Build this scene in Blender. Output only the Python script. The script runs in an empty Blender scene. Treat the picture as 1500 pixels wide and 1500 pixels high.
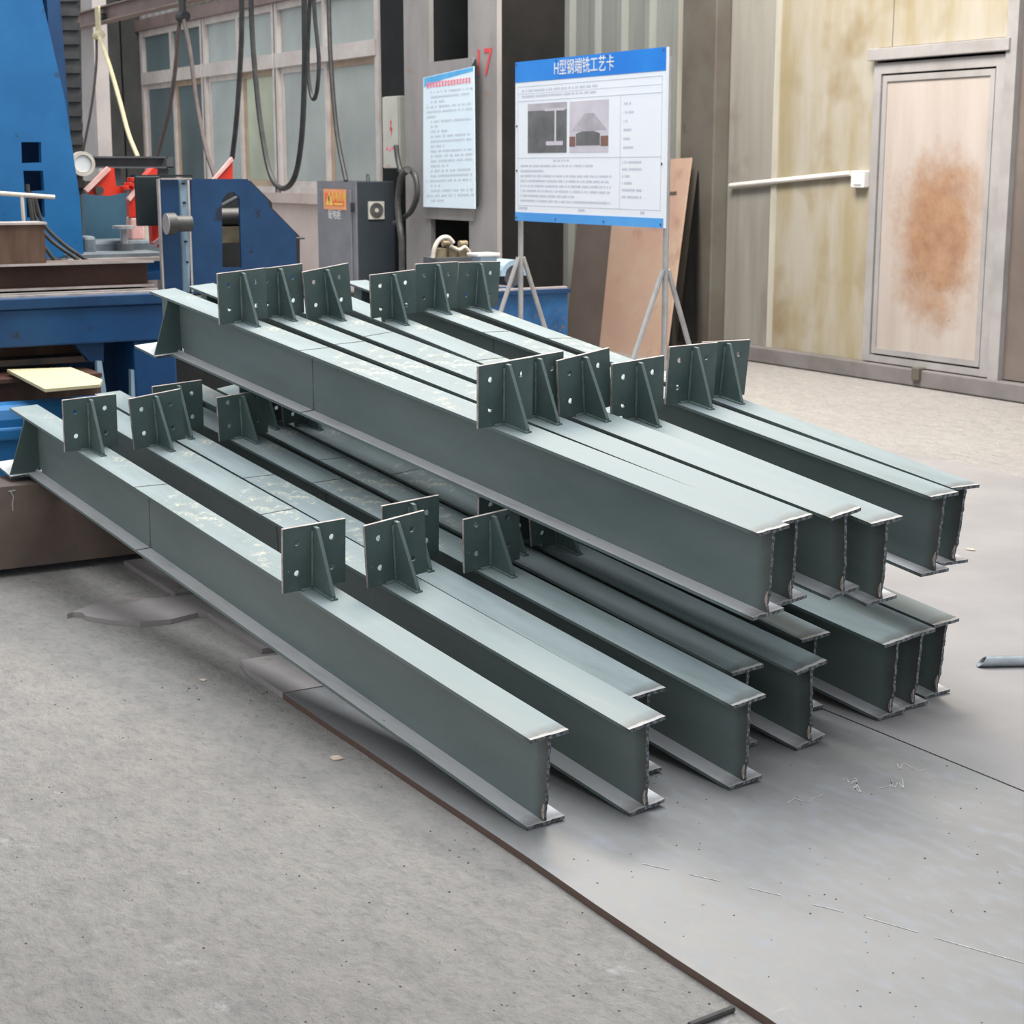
import bpy, bmesh, math, random
from mathutils import Vector, Matrix
from mathutils.geometry import tessellate_polygon
random.seed(7)
scene = bpy.context.scene
COL = scene.collection

# ------------------------------------------------------------------ camera, world, lights, exposure
F, PITCH, YAW, ROLL, CH = 2443.0, 0.20353, 0.53576, 0.00055, 1.65
C0 = Vector((0, 0, CH))
fw = Vector((-math.cos(YAW) * math.cos(PITCH), math.sin(YAW) * math.cos(PITCH), -math.sin(PITCH)))
rt = Vector((math.sin(YAW), math.cos(YAW), 0))
up = rt.cross(fw)
cam = bpy.data.cameras.new('camera')
cam.sensor_width = 36.0
cam.lens = F / 1500 * 36.0
cam.clip_end = 200
cam.dof.use_dof = True
cam.dof.focus_distance = 4.6
cam.dof.aperture_fstop = 9.0
co = bpy.data.objects.new('camera', cam)
COL.objects.link(co)
co.matrix_world = Matrix(((rt.x, up.x, -fw.x, 0), (rt.y, up.y, -fw.y, 0), (rt.z, up.z, -fw.z, CH), (0, 0, 0, 1)))
scene.camera = co

world = bpy.data.worlds.new('world')
scene.world = world
world.use_nodes = True
bg = world.node_tree.nodes['Background']
bg.inputs[0].default_value = (0.93, 0.97, 1.0, 1)
bg.inputs[1].default_value = 0.62


def area(name, loc, sx, sy, power, color, rot=(0, 0, 0)):
    l = bpy.data.lights.new(name, 'AREA')
    l.shape = 'RECTANGLE'
    l.size, l.size_y = sx, sy
    l.energy = power
    l.color = color
    o = bpy.data.objects.new(name, l)
    o.location = loc
    o.rotation_euler = rot
    COL.objects.link(o)


area('overhead_fill_main', (-7.0, 3.6, 8.0), 9, 4, 700, (0.95, 0.98, 1.0))  # unseen area light added above the beams; no roof is built
area('overhead_fill_back', (-9.0, 6.2, 6.4), 3.4, 2.0, 540, (1.0, 0.90, 0.78), (math.radians(3), 0, 0))  # warm unseen area light added to brighten back wall and floor
scene.view_settings.view_transform = 'Standard'
scene.view_settings.look = 'None'
scene.view_settings.gamma = 1.0
scene.view_settings.use_curve_mapping = False
scene.view_settings.exposure = 0.35


# ------------------------------------------------------------------ pixel to point at a stated plane
def ray(x, y):
    return rt * ((x - 750) / F) - up * ((y - 750) / F) + fw


def at_x(x, y, X):
    d = ray(x, y)
    return C0 + d * ((X - C0.x) / d.x)


def at_y(x, y, Y):
    d = ray(x, y)
    return C0 + d * ((Y - C0.y) / d.y)


def at_z(x, y, Z):
    d = ray(x, y)
    return C0 + d * ((Z - C0.z) / d.z)


# ------------------------------------------------------------------ materials
MATS = {}


def nodes_of(name):
    m = bpy.data.materials.new(name)
    m.use_nodes = True
    nt = m.node_tree
    return m, nt, nt.nodes['Principled BSDF']


def noise(nt, vec, scale, detail=4, rough=0.55, stretch=None):
    n = nt.nodes.new('ShaderNodeTexNoise')
    n.inputs['Scale'].default_value = scale
    n.inputs['Detail'].default_value = detail
    n.inputs['Roughness'].default_value = rough
    if stretch:
        mp = nt.nodes.new('ShaderNodeMapping')
        mp.inputs['Scale'].default_value = stretch
        nt.links.new(vec, mp.inputs['Vector'])
        vec = mp.outputs['Vector']
    nt.links.new(vec, n.inputs['Vector'])
    return n.outputs['Fac']


def ramp(nt, fac, lo, hi, c0=(0, 0, 0, 1), c1=(1, 1, 1, 1)):
    r = nt.nodes.new('ShaderNodeValToRGB')
    r.color_ramp.elements[0].position = lo
    r.color_ramp.elements[1].position = hi
    r.color_ramp.elements[0].color = c0
    r.color_ramp.elements[1].color = c1
    nt.links.new(fac, r.inputs['Fac'])
    return r.outputs['Color']


def mixc(nt, fac, a, b):
    m = nt.nodes.new('ShaderNodeMix')
    m.data_type = 'RGBA'
    if isinstance(fac, (int, float)):
        m.inputs[0].default_value = fac
    else:
        nt.links.new(fac, m.inputs[0])
    for s, v in ((m.inputs[6], a), (m.inputs[7], b)):
        if isinstance(v, tuple):
            s.default_value = v if len(v) == 4 else (*v, 1)
        else:
            nt.links.new(v, s)
    return m.outputs[2]


def math_node(nt, op, a, b=None, c=None):
    m = nt.nodes.new('ShaderNodeMath')
    m.operation = op
    for i, v in enumerate((a, b, c)):
        if v is None:
            continue
        if isinstance(v, (int, float)):
            m.inputs[i].default_value = v
        else:
            nt.links.new(v, m.inputs[i])
    return m.outputs[0]


def coords(nt, which='Object'):
    return nt.nodes.new('ShaderNodeTexCoord').outputs[which]


def bump(nt, bsdf, h, strength, dist=0.01):
    b = nt.nodes.new('ShaderNodeBump')
    b.inputs['Strength'].default_value = strength
    b.inputs['Distance'].default_value = dist
    nt.links.new(h, b.inputs['Height'])
    nt.links.new(b.outputs['Normal'], bsdf.inputs['Normal'])


def paint(name, c1, c2=None, scale=4.0, rough=0.5, metal=0.0, lo=0.4, hi=0.65, bmp=0.0, stretch=None, c3=None, sc3=30, lo3=0.66, hi3=0.7, spec=0.5):
    m, nt, b = nodes_of(name)
    b.inputs['Roughness'].default_value = rough
    b.inputs['Metallic'].default_value = metal
    b.inputs['Specular IOR Level'].default_value = spec
    v = coords(nt)
    c2 = c2 or tuple(x * 0.8 for x in c1)
    col = mixc(nt, ramp(nt, noise(nt, v, scale, 5, 0.6, stretch), lo, hi), c1, c2)
    if c3:
        col = mixc(nt, ramp(nt, noise(nt, v, sc3, 3), lo3, hi3), col, c3)
    nt.links.new(col, b.inputs['Base Color'])
    if bmp:
        bump(nt, b, noise(nt, v, scale * 8, 4), bmp)
    MATS[name] = m
    return m


def beam_paint():
    m, nt, b = nodes_of('beam_paint')
    v = coords(nt)
    sep = nt.nodes.new('ShaderNodeSeparateXYZ')
    nt.links.new(v, sep.inputs[0])
    x = sep.outputs[0]
    oi = nt.nodes.new('ShaderNodeObjectInfo')
    n1 = noise(nt, v, 3.0, 5, 0.6, (0.5, 2.0, 2.0))
    col = mixc(nt, ramp(nt, n1, 0.35, 0.7), (0.125, 0.162, 0.158, 1), (0.165, 0.204, 0.198, 1))
    # dusty pale scuffs on what faces up, with reflected light painted into the tone
    nrm = nt.nodes.new('ShaderNodeSeparateXYZ')
    nt.links.new(coords(nt, 'Normal'), nrm.inputs[0])
    upm = ramp(nt, nrm.outputs[2], 0.6, 0.9)
    dust_light = ramp(nt, noise(nt, v, 5.0, 6, 0.65, (0.6, 3.0, 1.0)), 0.30, 0.70)
    dm = math_node(nt, 'MULTIPLY', upm, math_node(nt, 'MULTIPLY_ADD', dust_light, 0.55, 0.34))
    low = ramp(nt, math_node(nt, 'MULTIPLY', sep.outputs[2], 4.0), 0.2, 0.6)
    dm = math_node(nt, 'MULTIPLY_ADD', math_node(nt, 'MULTIPLY', math_node(nt, 'SUBTRACT', 1.0, low), upm), 0.3, dm)
    dm = math_node(nt, 'MINIMUM', dm, 0.95)
    dcol = mixc(nt, low, (0.72, 0.71, 0.73, 1), (0.262, 0.315, 0.33, 1))  # paler bottom-flange dust also makes up for missing light
    col = mixc(nt, dm, col, dcol)
    yel = ramp(nt, noise(nt, v, 26.0, 6, 0.75), 0.54, 0.66)
    yel = math_node(nt, 'MULTIPLY', yel, ramp(nt, noise(nt, v, 1.3, 2), 0.52, 0.6))
    yel = math_node(nt, 'MULTIPLY', yel, upm)
    col = mixc(nt, math_node(nt, 'MULTIPLY', yel, 0.7), col, (0.60, 0.56, 0.42, 1))
    # rust specks
    col = mixc(nt, ramp(nt, noise(nt, v, 42.0, 3), 0.735, 0.76), col, (0.30, 0.13, 0.07, 1))
    # flame cut end: heat tint, bare lip, slag on the cut face
    wob = math_node(nt, 'MULTIPLY', math_node(nt, 'SUBTRACT', noise(nt, v, 16.0, 4), 0.5), 0.045)
    xe = math_node(nt, 'ADD', x, wob)
    heat = nt.nodes.new('ShaderNodeMapRange')
    heat.inputs[1].default_value = -0.05
    heat.inputs[2].default_value = 0.0
    nt.links.new(xe, heat.inputs[0])
    col = mixc(nt, math_node(nt, 'MULTIPLY', heat.outputs[0], 0.75), col, (0.055, 0.045, 0.04, 1))
    lip = nt.nodes.new('ShaderNodeMapRange')
    lip.inputs[1].default_value = -0.013
    lip.inputs[2].default_value = -0.007
    nt.links.new(xe, lip.inputs[0])
    col = mixc(nt, math_node(nt, 'MULTIPLY', lip.outputs[0], upm), col, (0.40, 0.385, 0.375, 1))
    endm = ramp(nt, nrm.outputs[0], 0.6, 0.85)
    slag = mixc(nt, ramp(nt, noise(nt, v, 90.0, 4), 0.42, 0.66), (0.035, 0.043, 0.05, 1), (0.20, 0.225, 0.25, 1))
    col = mixc(nt, endm, col, slag)
    nt.links.new(col, b.inputs['Base Color'])
    rr = mixc(nt, ramp(nt, n1, 0.3, 0.7), (0.34, 0.34, 0.34, 1), (0.5, 0.5, 0.5, 1))
    rr = mixc(nt, math_node(nt, 'MULTIPLY', dm, 0.9), rr, (0.78, 0.78, 0.78, 1))
    nt.links.new(rr, b.inputs['Roughness'])
    bump(nt, b, noise(nt, v, 60.0, 4), 0.12, 0.004)
    MATS['beam'] = m


beam_paint()
paint('cleat', (0.062, 0.095, 0.092), (0.085, 0.122, 0.118), 6, 0.5, c3=(0.3, 0.33, 0.31), sc3=60, lo3=0.74, hi3=0.76)
paint('gusset', (0.080, 0.115, 0.112), (0.11, 0.15, 0.145), 6, 0.45)
paint('weld', (0.16, 0.21, 0.20), (0.10, 0.14, 0.135), 30, 0.5, bmp=0.5)
paint('edge_bare', (0.55, 0.48, 0.45), (0.30, 0.24, 0.21), 30, 0.5)
paint('seam', (0.05, 0.06, 0.06), (0.12, 0.14, 0.14), 30, 0.6)
paint('scar', (0.60, 0.50, 0.45), (0.30, 0.22, 0.18), 40, 0.6)


def concrete():
    m, nt, b = nodes_of('concrete')
    v = coords(nt)
    b.inputs['Roughness'].default_value = 0.85
    n1 = noise(nt, v, 0.9, 6, 0.6)
    n2 = noise(nt, v, 7.0, 8, 0.68, (1.0, 1.6, 1.0))
    n3 = noise(nt, v, 60.0, 5, 0.7)
    n6 = noise(nt, v, 22.0, 8, 0.72, (1.0, 1.5, 1.0))
    col = mixc(nt, ramp(nt, n1, 0.3, 0.7), (0.405, 0.38, 0.362, 1), (0.475, 0.452, 0.432, 1))
    col = mixc(nt, math_node(nt, 'MULTIPLY', ramp(nt, n2, 0.45, 0.75), 0.55), col, (0.565, 0.53, 0.49, 1))
    col = mixc(nt, math_node(nt, 'MULTIPLY', ramp(nt, n2, 0.25, 0.5, (1, 1, 1, 1), (0, 0, 0, 1)), 0.45), col, (0.29, 0.285, 0.28, 1))
    col = mixc(nt, math_node(nt, 'MULTIPLY', ramp(nt, n6, 0.28, 0.5, (1, 1, 1, 1), (0, 0, 0, 1)), 0.55), col, (0.23, 0.225, 0.22, 1))  # dark mottle also stands for shade in the floor's relief
    col = mixc(nt, math_node(nt, 'MULTIPLY', ramp(nt, n6, 0.56, 0.74), 0.4), col, (0.58, 0.56, 0.53, 1))
    col = mixc(nt, math_node(nt, 'MULTIPLY', ramp(nt, n3, 0.55, 0.75), 0.35), col, (0.28, 0.275, 0.27, 1))
    n4 = noise(nt, v, 9.0, 6, 0.75)
    n7 = noise(nt, v, 1.7, 3)
    wht = math_node(nt, 'MULTIPLY', ramp(nt, n4, 0.57, 0.68), ramp(nt, n7, 0.52, 0.62))
    col = mixc(nt, math_node(nt, 'MULTIPLY', wht, 0.7), col, (0.74, 0.73, 0.73, 1))
    n5 = noise(nt, v, 34.0, 2, 0.5, (1, 1.4, 1))
    col = mixc(nt, ramp(nt, n5, 0.76, 0.79), col, (0.09, 0.088, 0.085, 1))
    nt.links.new(col, b.inputs['Base Color'])
    h = math_node(nt, 'ADD', math_node(nt, 'ADD', n2, math_node(nt, 'MULTIPLY', n6, 0.7)), math_node(nt, 'MULTIPLY', n3, 0.25))
    bump(nt, b, h, 1.0, 0.04)
    MATS['concrete'] = m


def plate_steel():
    m, nt, b = nodes_of('plate_steel')
    v = coords(nt)
    n1 = noise(nt, v, 1.4, 6, 0.6)
    n2 = noise(nt, v, 11.0, 5, 0.65, (1, 2.2, 1))
    col = mixc(nt, ramp(nt, n1, 0.3, 0.7), (0.20, 0.20, 0.203, 1), (0.262, 0.259, 0.257, 1))
    col = mixc(nt, math_node(nt, 'MULTIPLY', ramp(nt, n2, 0.5, 0.72), 0.5), col, (0.265, 0.285, 0.33, 1))
    n3 = noise(nt, v, 6.0, 5, 0.7, (5, 0.8, 1))
    n4 = noise(nt, v, 1.0, 3)
    st = math_node(nt, 'MULTIPLY', ramp(nt, n3, 0.6, 0.68), ramp(nt, n4, 0.58, 0.66))
    col = mixc(nt, math_node(nt, 'MULTIPLY', st, 0.6), col, (0.48, 0.43, 0.34, 1))
    n5 = noise(nt, v, 45.0, 2)
    col = mixc(nt, ramp(nt, n5, 0.775, 0.79), col, (0.08, 0.08, 0.08, 1))
    # rust on the rolled side faces
    nrm = nt.nodes.new('ShaderNodeSeparateXYZ')
    nt.links.new(coords(nt, 'Normal'), nrm.inputs[0])
    side = ramp(nt, nrm.outputs[2], 0.4, 0.8, (1, 1, 1, 1), (0, 0, 0, 1))
    col = mixc(nt, side, col, (0.12, 0.072, 0.055, 1))
    nt.links.new(col, b.inputs['Base Color'])
    rr = mixc(nt, ramp(nt, n2, 0.35, 0.7), (0.42, 0.42, 0.42, 1), (0.58, 0.58, 0.58, 1))
    nt.links.new(rr, b.inputs['Roughness'])
    bump(nt, b, noise(nt, v, 25, 4), 0.08, 0.006)
    MATS['plate_steel'] = m


concrete()
plate_steel()
paint('plate_pale', (0.235, 0.226, 0.228), (0.275, 0.264, 0.264), 1.6, 0.6)  # slightly paler even grey for the far plate
paint('offcut', (0.30, 0.275, 0.27), (0.37, 0.34, 0.335), 3, 0.6, c3=(0.19, 0.14, 0.115), sc3=6, lo3=0.6, hi3=0.75)
paint('chalk', (0.48, 0.47, 0.45), (0.30, 0.295, 0.29), 60, 0.9)
paint('rust_beam', (0.115, 0.082, 0.066), (0.17, 0.125, 0.10), 2.5, 0.7, c3=(0.075, 0.07, 0.075), sc3=3.5, lo3=0.5, hi3=0.7, bmp=0.1)
paint('rust_dark', (0.075, 0.032, 0.022), (0.115, 0.055, 0.038), 3, 0.55)
paint('rust_brown', (0.10, 0.05, 0.032), (0.16, 0.095, 0.06), 3, 0.65, stretch=(1, 4, 0.6))
paint('bright_edge', (0.52, 0.46, 0.43), (0.36, 0.31, 0.29), 8, 0.45)
paint('blue_mast', (0.007, 0.115, 0.31), (0.011, 0.14, 0.355), 3, 0.45, c3=(0.02, 0.07, 0.16), sc3=9, lo3=0.68, hi3=0.74)
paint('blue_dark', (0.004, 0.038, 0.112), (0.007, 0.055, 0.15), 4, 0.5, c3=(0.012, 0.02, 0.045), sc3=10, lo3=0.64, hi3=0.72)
paint('blue_bed', (0.004, 0.05, 0.15), (0.007, 0.073, 0.205), 3, 0.5, c3=(0.015, 0.02, 0.035), sc3=8, lo3=0.64, hi3=0.74)
paint('blue_worn', (0.02, 0.13, 0.33), (0.012, 0.07, 0.19), 6, 0.5, c3=(0.20, 0.09, 0.05), sc3=14, lo3=0.64, hi3=0.7)
paint('grey_base', (0.16, 0.19, 0.21), (0.09, 0.11, 0.13), 6, 0.5)
paint('teal_panel', (0.03, 0.095, 0.15), (0.04, 0.12, 0.18), 4, 0.55)
paint('black', (0.012, 0.013, 0.014), (0.02, 0.021, 0.022), 8, 0.6)
paint('bellows', (0.022, 0.023, 0.025), (0.045, 0.046, 0.048), 8, 0.55)
paint('motor', (0.010, 0.016, 0.018), (0.016, 0.022, 0.024), 8, 0.5)
paint('red', (0.62, 0.028, 0.012), (0.72, 0.05, 0.02), 6, 0.4)
paint('red_pale', (0.72, 0.40, 0.36), (0.80, 0.55, 0.50), 12, 0.5)
paint('shaft', (0.05, 0.048, 0.047), (0.08, 0.077, 0.075), 14, 0.5)
paint('shaft_end', (0.42, 0.38, 0.36), (0.33, 0.30, 0.28), 14, 0.5)
paint('dark_grey', (0.07, 0.075, 0.085), (0.095, 0.10, 0.11), 6, 0.5)
paint('hose', (0.06, 0.058, 0.055), (0.035, 0.034, 0.033), 20, 0.5)
paint('cable', (0.028, 0.030, 0.030), (0.05, 0.05, 0.05), 20, 0.5)
paint('cable_brown', (0.11, 0.085, 0.08), (0.08, 0.062, 0.06), 20, 0.55)
paint('strap', (0.62, 0.55, 0.36), (0.50, 0.44, 0.30), 30, 0.8)
paint('cream', (0.60, 0.54, 0.33), (0.52, 0.47, 0.29), 5, 0.6)
paint('cream_pipe', (0.60, 0.55, 0.47), (0.50, 0.45, 0.38), 10, 0.5)
paint('rail', (0.20, 0.14, 0.13), (0.26, 0.19, 0.175), 4, 0.6)
paint('pier_pale', (0.42, 0.39, 0.385), (0.34, 0.31, 0.31), 3, 0.6)
paint('pier_dark', (0.055, 0.055, 0.053), (0.08, 0.08, 0.077), 3, 0.7)
paint('recess_shade', (0.010, 0.011, 0.012), (0.016, 0.017, 0.017), 3, 0.7, spec=0.25)  # near-black: shade in the recesses around the column painted in
paint('column_grey', (0.30, 0.28, 0.275), (0.23, 0.215, 0.21), 3, 0.55, c3=(0.28, 0.18, 0.13), sc3=4, lo3=0.66, hi3=0.76, stretch=(1, 1, 0.4))
paint('column_side', (0.010, 0.010, 0.010), (0.015, 0.014, 0.0135), 3, 0.8, spec=0.15)  # near-black carries the shade on the column's side face
paint('wall_paint', (0.60, 0.50, 0.47), (0.50, 0.40, 0.36), 1.6, 0.8, c3=(0.42, 0.30, 0.25), sc3=3, lo3=0.62, hi3=0.75)
paint('frame', (0.66, 0.60, 0.57), (0.55, 0.48, 0.45), 5, 0.5)
paint('frame_tan', (0.48, 0.36, 0.26), (0.38, 0.28, 0.21), 5, 0.6)
paint('cladding', (0.27, 0.285, 0.27), (0.34, 0.355, 0.33), 1.2, 0.45, stretch=(3, 3, 0.4))
paint('cladding_grey', (0.42, 0.40, 0.39), (0.32, 0.30, 0.30), 2, 0.6)
paint('trim_steel', (0.42, 0.40, 0.35), (0.55, 0.53, 0.45), 2, 0.4, stretch=(1, 1, 0.3))
paint('pillar', (0.145, 0.135, 0.115), (0.115, 0.10, 0.083), 2.2, 0.55, c3=(0.11, 0.075, 0.05), sc3=5, lo3=0.68, hi3=0.76)
paint('kerb', (0.20, 0.185, 0.185), (0.15, 0.135, 0.13), 3, 0.6)
paint('door_frame', (0.36, 0.345, 0.345), (0.29, 0.275, 0.27), 3, 0.45)
paint('panel_cool', (0.33, 0.32, 0.285), (0.26, 0.245, 0.22), 1.0, 0.42, stretch=(5, 5, 0.5), c3=(0.22, 0.19, 0.17), sc3=1.5, lo3=0.6, hi3=0.75)
paint('panel_sun_tint', (0.40, 0.37, 0.315), (0.33, 0.28, 0.175), 1.1, 0.36, stretch=(3, 3, 0.6), c3=(0.27, 0.21, 0.12), sc3=1.6, lo3=0.52, hi3=0.72)  # yellow reflected sunlight painted into the panels along with the stains


def door_mat():
    m, nt, b = nodes_of('door_skin')
    v = coords(nt)
    b.inputs['Roughness'].default_value = 0.45
    col = mixc(nt, ramp(nt, noise(nt, v, 1.3, 5, 0.6, (4, 4, 0.5)), 0.35, 0.7), (0.46, 0.41, 0.38, 1), (0.39, 0.335, 0.30, 1))
    # rust stain: a broad patch in the middle of the leaf, ragged edge, runs downwards
    mp = nt.nodes.new('ShaderNodeMapping')
    mp.inputs['Location'].default_value = (-0.74, 0, -1.0)
    nt.links.new(v, mp.inputs['Vector'])
    mp2 = nt.nodes.new('ShaderNodeMapping')
    mp2.inputs['Scale'].default_value = (1.15, 0, 0.80)
    nt.links.new(mp.outputs[0], mp2.inputs['Vector'])
    ln = nt.nodes.new('ShaderNodeVectorMath')
    ln.operation = 'LENGTH'
    nt.links.new(mp2.outputs[0], ln.inputs[0])
    d = math_node(nt, 'ADD', ln.outputs['Value'], math_node(nt, 'MULTIPLY', noise(nt, v, 3.2, 6, 0.7), 0.75))
    mask = ramp(nt, d, 0.66, 1.05, (1, 1, 1, 1), (0, 0, 0, 1))
    rust = mixc(nt, ramp(nt, noise(nt, v, 7, 5, 0.7), 0.35, 0.7), (0.25, 0.115, 0.05, 1), (0.36, 0.21, 0.115, 1))
    col = mixc(nt, math_node(nt, 'MULTIPLY', mask, 0.85), col, rust)
    col = mixc(nt, ramp(nt, noise(nt, v, 22, 3), 0.74, 0.77), col, (0.16, 0.09, 0.06, 1))
    nt.links.new(col, b.inputs['Base Color'])
    MATS['door_skin'] = m


door_mat()


def pane_mat(name, c):
    m, nt, b = nodes_of(name)
    v = coords(nt)
    col = mixc(nt, ramp(nt, noise(nt, v, 1.2, 4), 0.35, 0.7), c, tuple(x * 0.8 for x in c))
    nt.links.new(col, b.inputs['Base Color'])
    b.inputs['Roughness'].default_value = 0.3
    tr = nt.nodes.new('ShaderNodeBsdfTranslucent')
    nt.links.new(col, tr.inputs['Color'])
    mx = nt.nodes.new('ShaderNodeMixShader')
    mx.inputs[0].default_value = 0.6
    nt.links.new(b.outputs[0], mx.inputs[1])
    nt.links.new(tr.outputs[0], mx.inputs[2])
    nt.links.new(mx.outputs[0], nt.nodes['Material Output'].inputs['Surface'])
    MATS[name] = m


pane_mat('pane_cool', (0.74, 0.79, 0.78))
pane_mat('pane_dark', (0.30, 0.37, 0.39))
pane_mat('pane_green', (0.80, 0.84, 0.72))
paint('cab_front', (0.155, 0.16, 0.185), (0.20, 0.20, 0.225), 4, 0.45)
paint('cab_side_shade', (0.030, 0.038, 0.048), (0.036, 0.045, 0.056), 4, 0.5)  # cabinet grey darkened: shade on its side painted in
paint('orange', (0.85, 0.17, 0.05), (0.80, 0.14, 0.04), 8, 0.5)
paint('orange_pale', (0.90, 0.38, 0.16), (0.85, 0.33, 0.13), 8, 0.5)
paint('yellow', (0.88, 0.62, 0.12), (0.85, 0.58, 0.10), 8, 0.5)
paint('white', (0.80, 0.80, 0.80), (0.72, 0.72, 0.72), 5, 0.5)
paint('ebox', (0.56, 0.55, 0.49), (0.50, 0.49, 0.43), 5, 0.5)
paint('red_print', (0.62, 0.06, 0.06), (0.55, 0.08, 0.08), 20, 0.7)
paint('pink_print', (0.85, 0.20, 0.28), (0.80, 0.25, 0.32), 20, 0.7)
paint('sign_blue', (0.005, 0.20, 0.72), (0.012, 0.26, 0.78), 2, 0.4)
paint('sign_blue_pale', (0.06, 0.33, 0.80), (0.10, 0.40, 0.84), 2, 0.4)
paint('sign_white', (0.90, 0.92, 0.96), (0.86, 0.89, 0.95), 1, 0.35)
paint('poster_white', (0.74, 0.85, 0.93), (0.68, 0.81, 0.91), 1, 0.45)
paint('poster_blue', (0.06, 0.36, 0.72), (0.12, 0.45, 0.78), 4, 0.45)
paint('text_grey', (0.30, 0.34, 0.42), (0.38, 0.42, 0.48), 20, 0.6)
paint('text_pale', (0.56, 0.60, 0.69), (0.62, 0.66, 0.73), 20, 0.6)
paint('photo_dark', (0.10, 0.10, 0.105), (0.20, 0.195, 0.20), 3, 0.4)
paint('photo_mid', (0.42, 0.38, 0.42), (0.58, 0.54, 0.60), 4, 0.4)
paint('photo_light', (0.66, 0.62, 0.68), (0.58, 0.54, 0.60), 6, 0.4)
paint('photo_brown', (0.26, 0.13, 0.10), (0.20, 0.10, 0.08), 6, 0.4)
paint('galv', (0.50, 0.49, 0.48), (0.40, 0.39, 0.385), 8, 0.35, 0.4)
paint('galv_pipe', (0.45, 0.50, 0.53), (0.34, 0.38, 0.40), 20, 0.3, 0.6)
paint('sheet_pink', (0.52, 0.34, 0.27), (0.58, 0.45, 0.34), 1.3, 0.6, c3=(0.40, 0.25, 0.19), sc3=3, lo3=0.56, hi3=0.7)
paint('sheet_grey', (0.135, 0.108, 0.095), (0.17, 0.14, 0.125), 1.5, 0.6)
paint('brass', (0.30, 0.25, 0.16), (0.20, 0.165, 0.10), 20, 0.5, 0.3)
paint('pale_blue', (0.36, 0.50, 0.60), (0.28, 0.40, 0.50), 8, 0.45)
paint('conduit', (0.78, 0.76, 0.73), (0.70, 0.68, 0.65), 6, 0.45)
paint('grit', (0.07, 0.07, 0.07), (0.14, 0.135, 0.13), 30, 0.8)
paint('tan_chip', (0.55, 0.46, 0.38), (0.46, 0.36, 0.28), 30, 0.8)
paint('timber', (0.12, 0.09, 0.07), (0.08, 0.06, 0.05), 8, 0.8)


# ------------------------------------------------------------------ mesh helpers
class MB:
    def __init__(s):
        s.v, s.f = [], []

    def add(s, vs, fs):
        n = len(s.v)
        s.v += [tuple(q) for q in vs]
        s.f += [tuple(i + n for i in q) for q in fs]
        return s

    def box(s, x0, x1, y0, y1, z0, z1):
        x0, x1 = sorted((x0, x1)); y0, y1 = sorted((y0, y1)); z0, z1 = sorted((z0, z1))
        return s.add([(x0, y0, z0), (x1, y0, z0), (x1, y1, z0), (x0, y1, z0), (x0, y0, z1), (x1, y0, z1), (x1, y1, z1), (x0, y1, z1)],
                     [(0, 3, 2, 1), (4, 5, 6, 7), (0, 1, 5, 4), (1, 2, 6, 5), (2, 3, 7, 6), (3, 0, 4, 7)])

    def slab(s, outer, offset, holes=()):
        """prism: closed outline(s) of 3-D points pushed by a vector; holes cut through"""
        off = Vector(offset)
        loops = [[Vector(q) for q in outer]] + [[Vector(q) for q in h] for h in holes]
        flat = [q for l in loops for q in l]
        tris = tessellate_polygon(loops)
        n = len(flat)
        fs = [tuple(t) for t in tris] + [tuple(i + n for i in reversed(t)) for t in tris]
        k = 0
        for l in loops:
            m = len(l)
            for i in range(m):
                a, b = k + i, k + (i + 1) % m
                fs.append((a, b, b + n, a + n))
            k += m
        return s.add(flat + [q + off for q in flat], fs)

    def tube(s, pts, r, n=8, cap=True):
        pts = [Vector(q) for q in pts]
        rings = []
        prev = None
        for i, q in enumerate(pts):
            t = (pts[min(i + 1, len(pts) - 1)] - pts[max(i - 1, 0)]).normalized()
            if prev is None:
                a = t.orthogonal().normalized()
            else:
                a = (prev - t * prev.dot(t)).normalized()
            prev = a
            b = t.cross(a)
            rr = r[i] if isinstance(r, (list, tuple)) else r
            rings.append([q + (a * math.cos(2 * math.pi * k / n) + b * math.sin(2 * math.pi * k / n)) * rr for k in range(n)])
        vs = [q for g in rings for q in g]
        fs = []
        for i in range(len(rings) - 1):
            for k in range(n):
                fs.append((i * n + k, i * n + (k + 1) % n, (i + 1) * n + (k + 1) % n, (i + 1) * n + k))
        if cap:
            fs.append(tuple(reversed(range(n))))
            fs.append(tuple((len(rings) - 1) * n + k for k in range(n)))
        return s.add(vs, fs)

    def cyl(s, a, b, r, n=16, r2=None):
        return s.tube([a, b], [r, r if r2 is None else r2], n)


OFF = {}


def obj(name, mb, mat, parent=None, bevel=0, smooth=False):
    me = bpy.data.meshes.new(name)
    off = OFF.get(parent.name, Vector()) if parent is not None else Vector()
    me.from_pydata([tuple(Vector(q) - off) for q in mb.v], [], mb.f)
    bm = bmesh.new()
    bm.from_mesh(me)
    bmesh.ops.recalc_face_normals(bm, faces=bm.faces)
    bm.to_mesh(me)
    bm.free()
    if smooth:
        for q in me.polygons:
            q.use_smooth = True
        me.set_sharp_from_angle(angle=math.radians(40))
    me.materials.append(MATS[mat])
    o = bpy.data.objects.new(name, me)
    COL.objects.link(o)
    if parent is not None:
        o.parent = parent
        OFF[o.name] = off
    if bevel:
        md = o.modifiers.new('bevel', 'BEVEL')
        md.width = bevel
        md.segments = 2
        md.limit_method = 'ANGLE'
    return o


def tag(o, label=None, cat=None, group=None, kind=None):
    if label: o['label'] = label
    if cat: o['category'] = cat
    if group: o['group'] = group
    if kind or cat: o['kind'] = kind or 'thing'
    return o


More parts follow.
